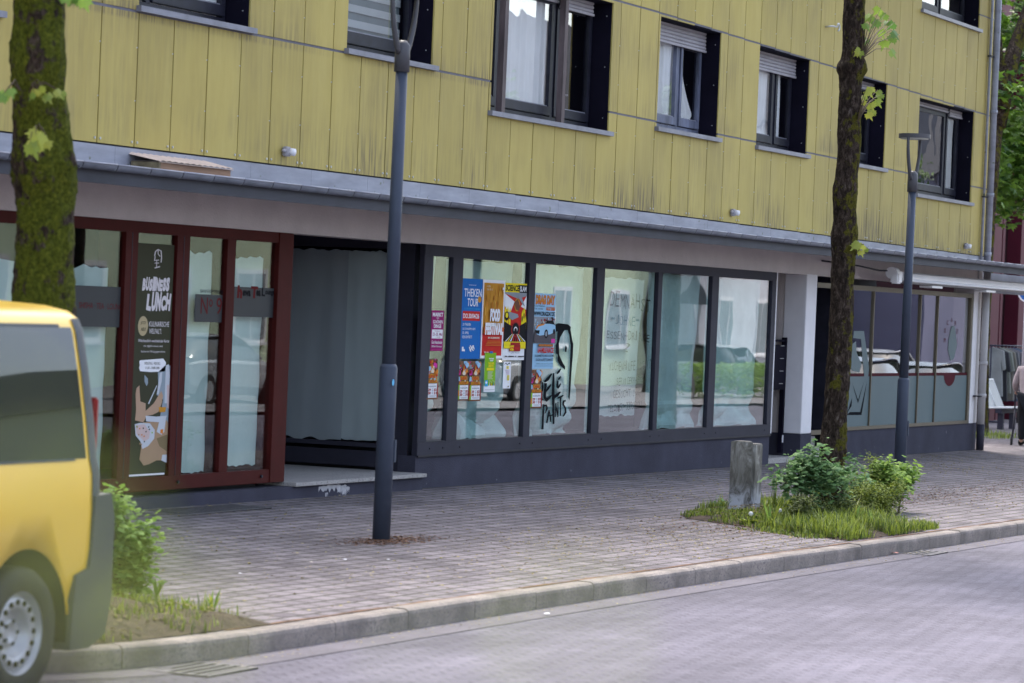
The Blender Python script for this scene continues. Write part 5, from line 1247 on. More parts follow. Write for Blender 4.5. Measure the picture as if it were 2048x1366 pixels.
# kerb-side dirt line of fallen blossom
mb = MB(); kd = [kerb_off(q, .135) for q in range(len(kk)) if 15.9 < kk[q][0] < 45]; ke = [kerb_off(q, .165 + .012 * math.sin(q * 1.7)) for q in range(len(kk)) if 15.9 < kk[q][0] < 45]
vs = [(x, y, gz(x, y) + .005) for x, y in kd] + [(x, y, gz(x, y) + .005) for x, y in ke]; n = len(kd)
mb.add(vs, [(i, i + 1, n + i + 1, n + i) for i in range(n - 1)], mat('rust_dirt', (.12, .065, .035), .95, .5, 9)); mb.build('dirt_line')['kind'] = 'stuff'
def bladesn(name, poly, n, hmin, hmax, m, seed, bh=.1, extra=None, dens=None):
    rnd = random.Random(seed); mb = MB()
    x0, x1 = min(p[0] for p in poly), max(p[0] for p in poly); y0, y1 = min(p[1] for p in poly), max(p[1] for p in poly); k = 0
    vs, fs = [], []
    while k < n:
        x, y = rnd.uniform(x0, x1), rnd.uniform(y0, y1)
        if not inside((x, y), poly): continue
        k += 1
        d = edge_d((x, y), poly)
        if dens and not dens(x, y, d, rnd): continue
        z = gz(x, y) + min(1, d / .9 * 1.1) ** .7 * bh * .9
        h = rnd.uniform(hmin, hmax) * (.4 if 27 < x < 29.6 and y > -4.3 else 1) * (1.6 if rnd.random() < .06 else 1); w = rnd.uniform(.003, .007); a = rnd.uniform(0, 6.28); lx, ly = math.cos(a), math.sin(a); b = rnd.uniform(.1, .75) * h
        o = len(vs)
        vs += [(x - ly * w, y + lx * w, z - .01), (x + ly * w, y - lx * w, z - .01), (x + lx * b * .35 + ly * w * .8, y + ly * b * .35 - lx * w * .8, z + h * .6), (x + lx * b * .35 - ly * w * .8, y + ly * b * .35 + lx * w * .8, z + h * .6), (x + lx * b, y + ly * b, z + h)]
        fs += [(o, o + 1, o + 2, o + 3), (o + 3, o + 2, o + 4)]
    mb.add(vs, fs, m); o = mb.build(name); return tag(o, 'green grass covering the planting bed', 'grass', kind='stuff')
cpx = onG(1489, 1024)
def dR(x, y, d, r):
    if cpx.x - 1.1 < x < cpx.x + .15 and abs(y - (cpx.y - .356 * (cpx.x - x))) < .19: return False
    if x < 29.3 and y > -4.2 and r.random() < .35: return False
    if x > 29.2 and y < -4.5: return r.random() < .3
    return noise.noise(Vector((x * 1.8, y * 1.8, 4))) > -.38
bladesn('grass', BEDR, 19000, .03, .13, M_grass, 3, .11, dens=dR)
bladesn('grass', BEDL, 3500, .03, .10, M_grass, 4, .12, dens=lambda x, y, d, r: noise.noise(Vector((x * 1.6, y * 1.6, 9))) > -.05)
# rim tufts past the bed
bladesn('grass', [(27.9, -4.1), (27.3, -5.2), (27.7, -5.25), (28.6, -4.0)], 900, .02, .06, M_grass, 6, .0, dens=lambda x, y, d, r: noise.noise(Vector((x * 4, y * 4, 2))) > 0)
bladesn('grass', [(29.6, -5.3), (30.4, -5.36), (30.6, -5.1), (29.9, -5.0)], 700, .03, .08, M_grass, 8, .02)
bladesn('grass', [(57, 1.2), (59.6, 1.2), (59.6, 2.6), (57, 2.6)], 700, .05, .14, M_grass, 12, .0)

def bush(name, label, lobes, n, size, m, shape, seed, stems=6, Y=TY, twigup=()):
    """lobes: (px, py, radius px) at depth Y"""
    rnd = random.Random(seed)
    ls = []
    for (px, py, rpx, dy) in lobes:
        c = onY(px, py, Y + dy); e = onY(px, py - rpx, Y + dy); ls.append((c, (e - c).length))
    bx = sum(l[0].x for l in ls) / len(ls); by_ = Y; base = Vector((bx, by_, gz(bx, by_) + .05))
    t_ = thing(name, base, label, 'shrub', 'shrubs in the planting beds')
    st = MB()
    for k in range(stems):
        c, r = rnd.choice(ls); e = c + Vector((rnd.uniform(-.5, .5) * r, rnd.uniform(-.5, .5) * r, rnd.uniform(.0, .6) * r)); b0 = Vector((c.x * .4 + base.x * .6 + rnd.uniform(-.08, .08), base.y + rnd.uniform(-.06, .06), base.z - .05))
        st.tube([b0, b0.lerp(e, .5) + Vector((rnd.uniform(-.04, .04), 0, .02)), e], [.012, .008, .004], M_twig, 6)
    for (tx, ty) in twigup:
        e = onY(tx, ty, Y); b0 = base + Vector((rnd.uniform(-.1, .1), 0, 0)); st.tube([b0, b0.lerp(e, .6), e], [.008, .005, .002], M_twig, 5)
    st.build('stems', t_)
    lf = MB(); tot = sum(l[1] ** 2 for l in ls)
    for c, r in ls:
        cl = [c + Vector((rnd.gauss(0, .72) * r, rnd.gauss(0, .55) * r, rnd.gauss(0, .6) * r)) for _ in range(max(6, int(36 * r * 3)))]
        for k in range(int(n * r * r / tot)):
            q = rnd.choice(cl); p = q + Vector((rnd.gauss(0, .05), rnd.gauss(0, .05), rnd.gauss(0, .045)))
            if p.z < gz(p.x, p.y) + .03: continue
            leaf(lf, p, size * rnd.uniform(.6, 1.25), shape, m, rnd, tilt=rnd.uniform(-.5, .7))
    for (tx, ty) in twigup:
        for f in (1, .96, .9, .85, .8):
            e = onY(tx, ty, Y); leaf(lf, base.lerp(e, f), size * 1.1, shape, m, rnd)
    lf.build('leaves', t_); return t_
bush('leafy_shrub', 'dark blue-green currant shrub in front of the slender tree trunk', [(1605, 942, 30, -.05), (1640, 938, 30, -.2), (1672, 955, 24, -.15), (1702, 965, 18, .1), (1590, 962, 20, 0), (1640, 968, 28, -.2)], 1900, .062, M_bushb, LOBE, 31, twigup=((1590, 925), (1705, 942), (1560, 950), (1625, 905), (1690, 925), (1570, 985)))
bush('yew_shrub', 'low bright yellow-green yew shrub between tree trunk and kerb', [(1722, 1010, 38, -.1), (1755, 1010, 40, -.15), (1782, 990, 30, -.1), (1745, 985, 34, 0), (1692, 1018, 32, 0), (1740, 1030, 34, -.1)], 15000, .03, M_bushg, OVAL, 32, stems=9)
bush('leafy_shrub', 'light green currant shoots at the right end of the bed, before the far lamp foot', [(1795, 965, 26, 0), (1772, 970, 24, 0), (1808, 952, 16, 0), (1762, 942, 15, 0), (1755, 955, 14, 0)], 1900, .06, M_bushy, LOBE, 33, twigup=((1757, 930), (1765, 925), (1810, 945)))
p = onG(250, 1190)
bush('leafy_shrub', 'bushy light green shrub right behind the yellow van', [(235, 1150, 42, 0), (250, 1110, 40, 0), (235, 1070, 34, 0), (265, 1080, 26, 0), (220, 1030, 22, 0), (248, 1160, 34, 0), (228, 1000, 14, 0)], 2800, .05, M_bushy, LOBE, 34, Y=-3.9, twigup=((295, 1050), (240, 985), (300, 1075), (222, 990)))

bush('low_shrub', 'dark sprawling low shrub hugging the ground between trunk and yew', [(1600, 1012, 20, -.2), (1640, 1018, 24, -.25), (1680, 1022, 24, -.25), (1718, 1035, 22, -.2), (1765, 1040, 16, -.1)], 5200, .034, leafmat('dark_small_leaf', (.03, .05, .012), (.13, .16, .035), .25, .8), OVAL, 37, stems=10)
# weeds and seed heads, each its own plant
def weed(px, py, Y, top, label, kind):
    rnd = random.Random(px * 7 + py)
    b = onG(px, py); s_ = MB(); h = (onY(px, top, b.y).z - b.z)
    t_ = thing('weed', (b.x, b.y, b.z), label, 'weed', 'single weeds in the beds')
    if kind == 'clock':
        s_.tube([b, b + Vector((.02, 0, h * .6)), b + Vector((.01, 0, h))], [.004, .003, .003], M_grass, 5); s_.build('stem', t_)
        c = MB(); c.addbm(bm_sphere(.022, 12, 8), mat('seed_head', (.6, .6, .58), .9), True, Matrix.Translation(b + Vector((.01, 0, h)))); c.build('seed_head', t_)
        l = MB()
        for k in range(6): leaf(l, b + Vector((0, 0, .03)), .13, OVAL, M_grass, rnd, tilt=.4)
        l.build('leaves', t_)
    elif kind == 'tall':
        for k in range(4):
            e = b + Vector((rnd.uniform(-.06, .06), rnd.uniform(-.05, .05), h * rnd.uniform(.7, 1))); s_.tube([b, b.lerp(e, .5), e], [.005, .004, .002], M_grass, 5)
        s_.build('stem', t_)
        l = MB()
        for k in range(26): leaf(l, b + Vector((rnd.uniform(-.07, .07), rnd.uniform(-.06, .06), h * rnd.uniform(.15, 1))), .045, OVAL, M_bushb, rnd)
        l.build('leaves', t_)
    else:
        l = MB()
        for k in range(9):
            a = rnd.uniform(0, 6.28); e = Vector((math.cos(a) * h * .3, math.sin(a) * h * .3, h * rnd.uniform(.6, 1))); sd_ = Vector((-math.sin(a), math.cos(a), 0)) * .012
            l.add([b - sd_ * .5, b + sd_ * .5, b + e * .55 + Vector((0, 0, h * .12)) + sd_, b + e], [(0, 1, 2, 3)], M_bushy if k % 3 else M_leafy)
        l.build('leaves', t_)
for a in ((1548, 1040, 0, 935, 'tall spindly weed with dark stem standing between white concrete post and blue-green shrub', 'tall'), (1575, 1020, 0, 905, 'thin twiggy seed stalk leaning left of the blue-green shrub', 'tall'),
          (1541, 1058, 0, 990, 'dandelion with a serrated tall leaf in front of the concrete post', 'blade'), (1500, 1052, 0, 1028, 'white dandelion clock low in the grass right of the post', 'clock'),
          (1558, 1050, 0, 1022, 'white dandelion clock beside the serrated leaf', 'clock'), (1708, 1060, 0, 995, 'tall pale grass tuft in front of the low yew shrub', 'blade'), (1748, 1062, 0, 1010, 'green grass tuft near the bare soil by the kerb', 'blade'),
          (1440, 1030, 0, 992, 'dark ribwort stalk at the left tip of the grass', 'tall'), (372, 1228, 0, 1188, 'left of two green grass tufts by the kerb near the van', 'blade'), (425, 1230, 0, 1175, 'right and taller of two green grass tufts by the kerb near the van', 'blade'), (312, 1200, 0, 1150, 'pale grass stalk right of the bushy shrub', 'blade')):
    weed(*a)

# litter of blossom and seeds
def litter(name, n, fn, smin, smax, m, seed, label):
    rnd = random.Random(seed); mb = MB(); vs, fs = [], []
    for k in range(n):
        x, y, z = fn(rnd)
        s_ = rnd.uniform(smin, smax); a = rnd.uniform(0, 6.28); c, q = math.cos(a) * s_, math.sin(a) * s_; o = len(vs); f = rnd.uniform(.3, .8)
        vs += [(x - c, y - q, z + .007), (x + q * f, y - c * f, z + .007 + rnd.uniform(0, .3) * s_), (x + c, y + q, z + .007), (x - q * f, y + c * f, z + .007 + rnd.uniform(0, .4) * s_)]; fs.append((o, o + 1, o + 2, o + 3))
    mb.add(vs, fs, m); tag(mb.build(name), label, 'litter', kind='stuff')
def lf1(r):
    while True:
        x = r.uniform(16, 50); y = r.uniform(-5.3, -.1)
        if r.random() < .12 + .8 * max(0, noise.noise(Vector((x * .35, y * .8, 3))) * 1.6) * (1 if x > 24 else .35) + (.5 if 24 < x < 29 and y < -3 else 0): return x, y, gz(x, y)
litter('fallen_blossom', 9000, lf1, .006, .018, M_dry, 41, 'fallen blossom and seed litter on the pavement')
def lf2(r):
    x = r.choice([r.gauss(28.3, .7), r.gauss(23.2, .35), r.gauss(35, 1.5), r.gauss(40, 2.5)])
    y = {0: r.gauss(-4.4, .5)}.get(0) if x < 30 and x > 26 else (r.gauss(-2.9, .12) if x < 25 else r.gauss(-3.6, .35))
    y = max(-5.35, y); return x, y, gz(x, y) + (.0)
litter('brown_chaff', 5200, lf2, .006, .02, leafmat('chaff', (.06, .025, .015), (.2, .1, .05), .1, .9), 42, 'brown chaff collected round bed, lamp foot and paving joints')
def lf3(r):
    x = r.uniform(15.5, 45); d = abs(r.gauss(0, .12)); q = min(range(len(kk)), key=lambda i: abs(kk[i][0] - x) if kk[i][1] < -5 else 99); return x, kk[q][1] - .01 - d, gz(x, kk[q][1]) - .122
def lf4(r):
    while True:
        x, y = r.uniform(14, 17), r.uniform(-5.2, -3)
        if inside((x, y), BEDL): return x, y, gz(x, y) + .07 * min(1, edge_d((x, y), BEDL) * 2.2) ** .7 + .03
litter('bed_litter', 1500, lf4, .008, .03, leafmat('bed_debris', (.03, .018, .01), (.22, .17, .07), .1, .9), 44, 'dead leaves and chaff on the near soil bed')
def lf5(r):
    while True:
        x, y = r.uniform(27.6, 31), r.uniform(-5.3, -3.2)
        if inside((x, y), BEDR): return x, y, gz(x, y) + .08 * min(1, edge_d((x, y), BEDR) * 2) ** .7 + .03
litter('bed_litter', 1500, lf5, .008, .025, leafmat('bed_debris_far', (.03, .018, .01), (.22, .17, .07), .1, .9), 45, 'dead leaves and chaff on the soil round the far tree')
litter('kerb_litter', 1500, lf3, .004, .012, M_dry, 43, 'yellow seed litter along the kerb on the road')
for k, (px, py, s_, m_, lb, dz) in enumerate(((1790, 1109, .045, ink('faded_pink', (.5, .22, .18)), 'faded pink paper scrap on the road below the kerb', -.12), (690, 1122, .02, iW, 'white paper scrap on the pavement nearest the near lamp foot', 0), (1093, 1231, .03, iW, 'torn white scrap on the road in front of the kerb', -.12),
        (776, 1122, .016, iW, 'tiny white scrap right of the near lamp foot', 0), (622, 1127, .018, iC, 'cream cigarette-sized scrap left of the lamp foot', 0), (480, 1150, .018, iW, 'small white scrap behind the two grass tufts', 0))):
    p = onG(px, py, dz); mb = MB(); vs = []
    for a in range(7):
        an = a / 7 * 6.28; rr_ = s_ * random.uniform(.7, 1.2); vs.append((p.x + math.cos(an) * rr_, p.y + math.sin(an) * rr_ * .7, p.z + .01 + random.uniform(0, .25) * s_))
    mb.add([(p.x, p.y, p.z + .012 + s_ * .2)] + vs, [(0, i + 1, (i + 1) % 7 + 1) for i in range(7)], m_); tag(mb.build('paper_scrap', origin=p), lb, 'litter', 'paper scraps on the ground')

# drain grates
def grate(name, x0, x1, y0, y1, dz, label, bars, along):
    t_ = thing(name, ((x0 + x1) / 2, (y0 + y1) / 2, gz((x0 + x1) / 2, y0) + dz), label, 'grate')
    z = gz((x0 + x1) / 2, (y0 + y1) / 2) + dz
    M_iron = mat('cast_iron', (.11, .105, .11), .6, .2, 8, metal=.3)
    mb = MB(); mb.box(x0, x1, y0, y1, z - .03, z + .0012, M_black); mb.build('sump', t_)
    mb = MB()
    for (a, b, c, d) in ((x0, x1, y0, y0 + .03), (x0, x1, y1 - .03, y1), (x0, x0 + .03, y0 + .03, y1 - .03), (x1 - .03, x1, y0 + .03, y1 - .03)): mb.box(a, b, c, d, z, z + .005, M_iron)
    mb.build('rim', t_)
    mb = MB()
    for k in range(bars):
        if along == 'x': q = y0 + .03 + (y1 - y0 - .06) * (k + .5) / bars; mb.box(x0 + .03, x1 - .03, q - .013, q + .013, z - .003, z + .0045, M_iron)
        else: q = x0 + .03 + (x1 - x0 - .06) * (k + .5) / bars; mb.box(q - .009, q + .009, y0 + .03, y1 - .03, z + .003, z + .0105, M_iron)
    mb.build('bars', t_)
p = onG(395, 1338, -.12); grate('drain_grate', p.x - .28, p.x + .28, p.y - .22, p.y + .2, -.12, 'slotted iron road drain against the kerb near the van', 5, 'x')
p = onG(1835, 1105, -.12); grate('drain_grate', p.x - .3, p.x + .3, p.y - .2, p.y + .2, -.12, 'small far road drain against the kerb beyond the bed', 6, 'x')
p = onG(390, 1017); grate('shoe_grate', p.x - .75, p.x + .75, -.62, -.2, 0, 'long fine shoe-scraper grate in the paving before the red shopfront', 30, 'y')

# ================================================================== CONCRETE POST
t_ = thing('concrete_post', (cpx.x, cpx.y, gz(cpx.x, cpx.y)), 'weathered squat concrete post with peeling white paint at the edge of the grass', 'post')
def post_mat():
    m = bpy.data.materials.new('weathered_post'); m.use_nodes = True
    t = m.node_tree; N = t.nodes.new; L = t.links.new; b = t.nodes['Principled BSDF']; b.inputs['Roughness'].default_value = .9
    tc = N('ShaderNodeTexCoord'); mp = N('ShaderNodeMapping'); mp.inputs['Scale'].default_value = (6, 6, 2.2); L(tc.outputs['Object'], mp.inputs[0])
    n1 = N('ShaderNodeTexNoise'); n1.inputs['Scale'].default_value = 1.4; n1.inputs['Detail'].default_value = 8; n1.inputs['Roughness'].default_value = .7; n1.inputs['Distortion'].default_value = 1.2; L(mp.outputs[0], n1.inputs['Vector'])
    rp = N('ShaderNodeValToRGB'); ramp(rp, [(.3, (.06, .054, .046)), (.46, (.13, .118, .10)), (.58, (.24, .225, .20)), (.7, (.5, .49, .47))]); L(n1.outputs['Fac'], rp.inputs[0])
    sx = N('ShaderNodeSeparateXYZ'); L(tc.outputs['Object'], sx.inputs[0]); mr = N('ShaderNodeMapRange'); mr.inputs[1].default_value = .30; mr.inputs[2].default_value = .10; L(sx.outputs['Z'], mr.inputs[0])
    ad = N('ShaderNodeMath'); ad.operation = 'MULTIPLY'; L(mr.outputs[0], ad.inputs[0]); m2 = N('ShaderNodeMapRange'); m2.inputs[1].default_value = .38; m2.inputs[2].default_value = .52; L(n1.outputs['Fac'], m2.inputs[0]); L(m2.outputs[0], ad.inputs[1])
    mx = N('ShaderNodeMixRGB'); L(ad.outputs[0], mx.inputs[0]); L(rp.outputs[0], mx.inputs[1]); mx.inputs[2].default_value = (.5, .5, .54, 1); L(mx.outputs[0], b.inputs['Base Color'])
    bp = N('ShaderNodeBump'); bp.inputs['Strength'].default_value = .6; bp.inputs['Distance'].default_value = .02; L(n1.outputs['Fac'], bp.inputs['Height']); L(bp.outputs[0], b.inputs['Normal']); return m
M_post = post_mat()
z0 = gz(cpx.x, cpx.y); mb = MB(); hp = (1024 - 886) / (FPX / ((cpx - CP).dot(FW)))
mb.box(cpx.x - .1, cpx.x + .13, cpx.y - .12, cpx.y + .09, z0 - .1, z0 + hp, M_post, .012); mb.build('shaft', t_)
mb = MB(); mb.box(cpx.x - .125, cpx.x - .101, cpx.y - .1, cpx.y + .13, z0 - .1, z0 + hp + .015, M_post, .008); mb.build('side_slab', t_)
mb = MB(); mb.box(cpx.x - .11, cpx.x + .06, cpx.y - .03, cpx.y + .11, z0 + hp + .001, z0 + hp + .02, M_post, .006); mb.build('cap', t_)

# ================================================================== YELLOW VAN
VY = -5.60; RZ = -.113
M_vy = mat('van_yellow', (.78, .47, .035), .28, .02, 1, spec=.6); M_vg = mat('van_trim', (.05, .056, .06), .6, .08, 2, spec=.3); M_tyre = mat('tyre', (.035, .035, .035), .85, .2, 20); M_rim = mat('steel_rim', (.42, .42, .44), .4, .08, 6, metal=.35)
M_vglass = bpy.data.materials.new('van_glass'); M_vglass.use_nodes = True; b_ = M_vglass.node_tree.nodes['Principled BSDF']; b_.inputs['Base Color'].default_value = (.012, .016, .014, 1); b_.inputs['Roughness'].default_value = .03; b_.inputs['Specular IOR Level'].default_value = .4
wc = onY(50, 1262, VY); WX, WZ = wc.x, RZ + .325
van = thing('yellow_van', (11.6, VY + .97, RZ), 'yellow delivery van parked at the left edge, only its rear half in view', 'van')
VR = 14.25   # rear of the body
SEC = [(0, .30 + RZ), (.80, .28 + RZ), (.93, .36 + RZ), (.965, .56 + RZ), (.972, .80), (.965, .97), (.945, 1.045), (.915, 1.25), (.875, 1.48), (.832, 1.68), (.80, 1.745), (.74, 1.78), (.6, 1.805), (.3, 1.82), (0, 1.825)]
def vsec(x):
    k = 1; zc = 99; dx = 0
    if x > VR - .12: t = (x - (VR - .12)) / .12; k = 1 - .07 * t * t
    if x < 10.3: t = (10.3 - x) / 1.35; zc = 1.85 - 1.0 * min(1, t * 1.1); k = 1 - .1 * t * t
    return [(y * k, min(z, zc)) for y, z in SEC]
xs_ = [8.95, 9.1, 9.5, 9.9, 10.3, 10.8, 11.5, 12.2, 12.6, 12.9, 13.2, 13.45, 13.7, 13.9, 14.04, 14.09, 14.14, 14.18, 14.22, VR]
def vbody(sel, name, m, off=0., closed=False):
    mb = MB(); Yc = VY + .972
    rings = []
    for x in xs_:
        s_ = vsec(x); full = [(Yc - y - (off if y > 0 else 0), z) for y, z in s_] + [(Yc + y + (off if y > 0 else 0), z) for y, z in reversed(s_[1:-1])]
        rings.append([(x, y, z) for y, z in full])
    n = len(rings[0]); vs = [v for r in rings for v in r]; fs = []
    for i in range(len(xs_) - 1):
        for k in range(n):
            f = (i * n + k, i * n + (k + 1) % n, (i + 1) * n + (k + 1) % n, (i + 1) * n + k)
            if sel(sum(vs[q][0] for q in f) / 4, sum(vs[q][2] for q in f) / 4): fs.append(f)
    if closed: fs += [tuple(reversed(range(n))), tuple((len(xs_) - 1) * n + k for k in range(n))]
    used = sorted({q for f in fs for q in f}); mp = {q: i for i, q in enumerate(used)}
    mb.add([vs[q] for q in used], [tuple(mp[q] for q in f) for f in fs], m, True); return mb
body = vbody(lambda x, z: True, 'body', M_vy, closed=True).build('body', van)
# wheel arches cut through
cut = MB()
for wx in (WX, WX - 3.1):
    for side in (-1, 1):
        yc = VY + .972 + side * .85
        cut.addbm(bm_cyl(.405, .5, 48), M_vg, True, Matrix.Translation((wx, yc, WZ + .01)) @ Matrix.Rotation(R(90), 4, 'X'))
co = cut.build('cut'); md = body.modifiers.new('b', 'BOOLEAN'); md.object = co; md.operation = 'DIFFERENCE'; md.solver = 'EXACT'
dg = bpy.context.evaluated_depsgraph_get(); nm = bpy.data.meshes.new_from_object(body.evaluated_get(dg)); body.modifiers.clear(); body.data = nm; bpy.data.objects.remove(co)
vbody(lambda x, z: x > 14.08 and z < 1.75 and z > .0, 'rear_pillar', M_vg, .006).build('rear_pillar', van)
# bumper
mb = MB()
prof = [(WX + .40, .10), (WX + .415, .30), (WX + .44, .47), (14.075, .50), (14.095, .60), (14.105, .86), (VR + .01, .87), (VR + .05, .75), (VR + .05, .35), (VR + .0, .16), (VR - .15, .10)]
mb.prism(prof, VY - .014, VY + .10, M_vg); mb.box(VR - .1, VR + .05, VY + .05, VY + 1.9, .16, .50, M_vg, .03); mb.build('rear_bumper', van)
# side window band: dark glass following the body side
def gl_patch(x0, x1, z0, z1, mb, m, off=.005):
    prof = [(y, z) for y, z in SEC if z0 < z < z1]
    def yat(z):
        for (ya, za), (yb__, zb) in zip(SEC, SEC[1:]):
            if za <= z <= zb and zb > za: return ya + (yb__ - ya) * (z - za) / (zb - za)
        return .9
    zs = [z0] + [z for y, z in prof] + [z1]
    vs = [(x, VY + .972 - yat(z) - off, z) for z in zs for x in (x0, x1)]
    mb.add(vs, [(2 * i, 2 * i + 1, 2 * i + 3, 2 * i + 2) for i in range(len(zs) - 1)], m, True)
mb = MB(); gl_patch(11.3, 14.06, 1.05, 1.70, mb, M_vglass); mb.build('side_window', van)
mb = MB(); gl_patch(10.0, 11.2, 1.05, 1.66, mb, M_vglass); mb.build('side_window', van)
mb = MB(); gl_patch(9.9, 13.95, 1.70, 1.715, mb, M_vg, .008); gl_patch(9.9, 13.95, 1.04, 1.052, mb, M_vg, .008); mb.build('window_trim', van)
mb = MB(); mb.box(VR - .03, VR + .004, VY + .075, VY + .2, .95, 1.35, mat('tail_red', (.3, .03, .03), .2), .01); mb.build('tail_light', van)
mb = MB(); mb.box(VR - .001, VR + .012, VY + .2, VY + 1.75, 1.0, 1.6, M_vglass); mb.build('rear_window', van)
# flare over the wheel
mb = MB(); fl = []
for k in range(25):
    a = R(8 + k * 6.9); fl.append((WX + .408 * math.cos(a), VY + .012, WZ + .01 + .408 * math.sin(a)))
mb.tube(fl, .007, M_vy, 8); mb.build('wheel_flare', van)
for wx in (WX, WX - 3.1):
    for side in (0, 1):
        yo = VY + .03 if side == 0 else VY + 1.914; sg = 1 if side == 0 else -1
        tb = MB(); prof = [(.205, .0), (.225, -.012), (.262, -.02), (.305, -.012), (.322, .01), (.325, .04), (.325, .17), (.3, .2), (.2, .2)]
        def lathe(mb, prof, m, n=56, yo=yo, sg=sg, wx=wx):
            vs = [(wx + r * math.cos(2 * math.pi * k / n), yo + sg * (y), WZ + r * math.sin(2 * math.pi * k / n)) for r, y in prof for k in range(n)]
            mb.add(vs, [(i * n + k, i * n + (k + 1) % n, (i + 1) * n + (k + 1) % n, (i + 1) * n + k) for i in range(len(prof) - 1) for k in range(n)], m, True)
        lathe(tb, prof, M_tyre); w_ = tb.build('wheel', van)
        rb = MB(); lathe(rb, [(.212, -.002), (.212, .006), (.2, .014), (.196, .05), (.188, .055), (.172, .022), (.13, .018), (.118, .034), (.1, .075), (.07, .085), (.066, .055), (.045, .05), (.04, .062), (.0, .062)], M_rim); hb = rb
        for k in range(16):
            a = 2 * math.pi * k / 16; bm = bm_cyl(.0135, .008, 12); hb.addbm(bm, M_black, False, Matrix.Translation((wx + .151 * math.cos(a), yo + sg * .0165, WZ + .151 * math.sin(a))) @ Matrix.Rotation(R(90), 4, 'X'))
        for k in range(5):
            a = 2 * math.pi * k / 5; bm = bm_cyl(.011, .03, 8); hb.addbm(bm, M_vg, False, Matrix.Translation((wx + .057 * math.cos(a), yo + sg * .06, WZ + .057 * math.sin(a))) @ Matrix.Rotation(R(90), 4, 'X'))
        hb.build('rim', w_)
# dark liners in the arches
for wx in (WX, WX - 3.1):
    mb = MB(); vs = []
    for yy in (VY + .012, VY + .27):
        for k in range(41):
            a = R(-12 + k * 5.1); vs.append((wx + .403 * math.cos(a), yy, WZ + .01 + .403 * math.sin(a)))
    mb.add(vs, [(k, k + 1, 42 + k, 41 + k) for k in range(40)], M_black, True); mb.build('arch_liner', van)
# dark housing behind the wheels
for wx in (WX, WX - 3.1):
    mb = MB(); mb.box(wx - .42, wx + .42, VY + .26, VY + 1.68, RZ + .12, .75, M_black); mb.build('wheel_housing', van)

# ================================================================== FAR RIGHT: BENCH, CLOTHES RACK, PERSON, RED BUILDING
rb = thing('red_building', (69, 5, -.13), 'dark red building with tall recesses beyond the yellow building corner', 'building')
mb = MB(); mb.box(68.9, 100, 5.32, 16, -.4, 15, M_brick2); mb.box(68.8, 100, 5.2, 16, 15.0, 15.3, M_brick); mb.build('recessed_wall', rb)  # walls raised beyond the view to shade the paving before them
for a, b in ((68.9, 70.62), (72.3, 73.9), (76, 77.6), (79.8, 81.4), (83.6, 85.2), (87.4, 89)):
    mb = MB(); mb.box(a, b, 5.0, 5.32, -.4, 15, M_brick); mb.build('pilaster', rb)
mb = MB(); mb.box(71.15, 71.35, 5.12, 5.31, -.4, 15, M_brick); mb.build('mullion', rb)
M_alu = mat('white_wire', (.62, .63, .64), .4, .05, 4)
bp0 = onG(2004, 858)
bench = thing('bench', (bp0.x, bp0.y, bp0.z), 'white perforated metal twin-seat bench on a dark frame beyond the shops', 'bench')
bx_, by0, bz = bp0.x, bp0.y + .1, gz(bp0.x, 0)
M_mesh_ = mat('perforated_metal', (.3, .31, .31), .5, .1, 4)
for k in (0, 1):
    sx0 = bx_ - .62 + k * .66
    for nm_, pts in (('backrest', [(by0 + .30, .98), (by0 + .06, .44)]), ('seat', [(by0 + .06, .43), (by0 - .45, .45)])):
        mb = MB(); (ya, za), (yb2, zb2) = pts
        mb.add([(sx0, ya, bz + za), (sx0 + .58, ya, bz + za), (sx0 + .58, yb2, bz + zb2), (sx0, yb2, bz + zb2), (sx0, ya, bz + za + .012), (sx0 + .58, ya, bz + za + .012), (sx0 + .58, yb2, bz + zb2 + .012), (sx0, yb2, bz + zb2 + .012)], [(0, 1, 2, 3), (7, 6, 5, 4), (0, 4, 5, 1), (2, 6, 7, 3), (1, 5, 6, 2), (3, 7, 4, 0)], M_mesh_ if nm_ == 'backrest' else M_alu)
        mb.tube([(sx0, ya, bz + za), (sx0, yb2, bz + zb2)], .016, M_alu, 8); mb.tube([(sx0 + .58, ya, bz + za), (sx0 + .58, yb2, bz + zb2)], .016, M_alu, 8); mb.tube([(sx0, ya, bz + za), (sx0 + .58, ya, bz + za)], .018, M_alu, 8)
        mb.build(nm_, bench)
mb = MB(); mb.box(bx_ - .65, bx_ + .68, by0 - .25, by0 - .12, bz + .33, bz + .42, M_anth); mb.build('beam', bench)
for q in (bx_ - .45, bx_ + .45):
    mb = MB(); mb.box(q - .05, q + .05, by0 - .24, by0 - .13, bz - .02, bz + .33, M_anth); mb.build('leg', bench)
# clothes rack with garments
rkx, rky = 68.4, 4.4; rkz = gz(70, 0)
rack = thing('clothes_rack', (rkx + 1, rky, rkz), 'dark clothes rack full of coats in front of the red building', 'clothes rack')
mb = MB(); mb.tube([(rkx - .6, rky, rkz + 1.68), (rkx + 3, rky, rkz + 1.68)], .018, M_anth, 8); mb.build('rail', rack)
for q in (rkx - .5, rkx + 2.9):
    mb = MB(); mb.tube([(q, rky, rkz), (q, rky, rkz + 1.68)], .018, M_anth, 8); mb.tube([(q, rky - .3, rkz + .05), (q, rky + .3, rkz + .05)], .02, M_anth, 8); mb.build('leg', rack)
gcols = [((.20, .21, .21), 'pale grey coat swung outward, nearest on the rack'), ((.03, .03, .035), 'black coat hanging right behind the pale grey coat'), ((.16, .17, .15), 'olive grey jacket, third garment from the near end of the rack'), ((.14, .13, .11), 'beige grey coat in the middle of the rack'), ((.12, .12, .13), 'charcoal coat in the middle of the rack'), ((.13, .12, .14), 'mauve grey coat towards the far side of the rack'), ((.06, .09, .14), 'dark blue coat at the right of the visible garments'), ((.1, .1, .1), 'dark grey coat at the very edge of the photo')]
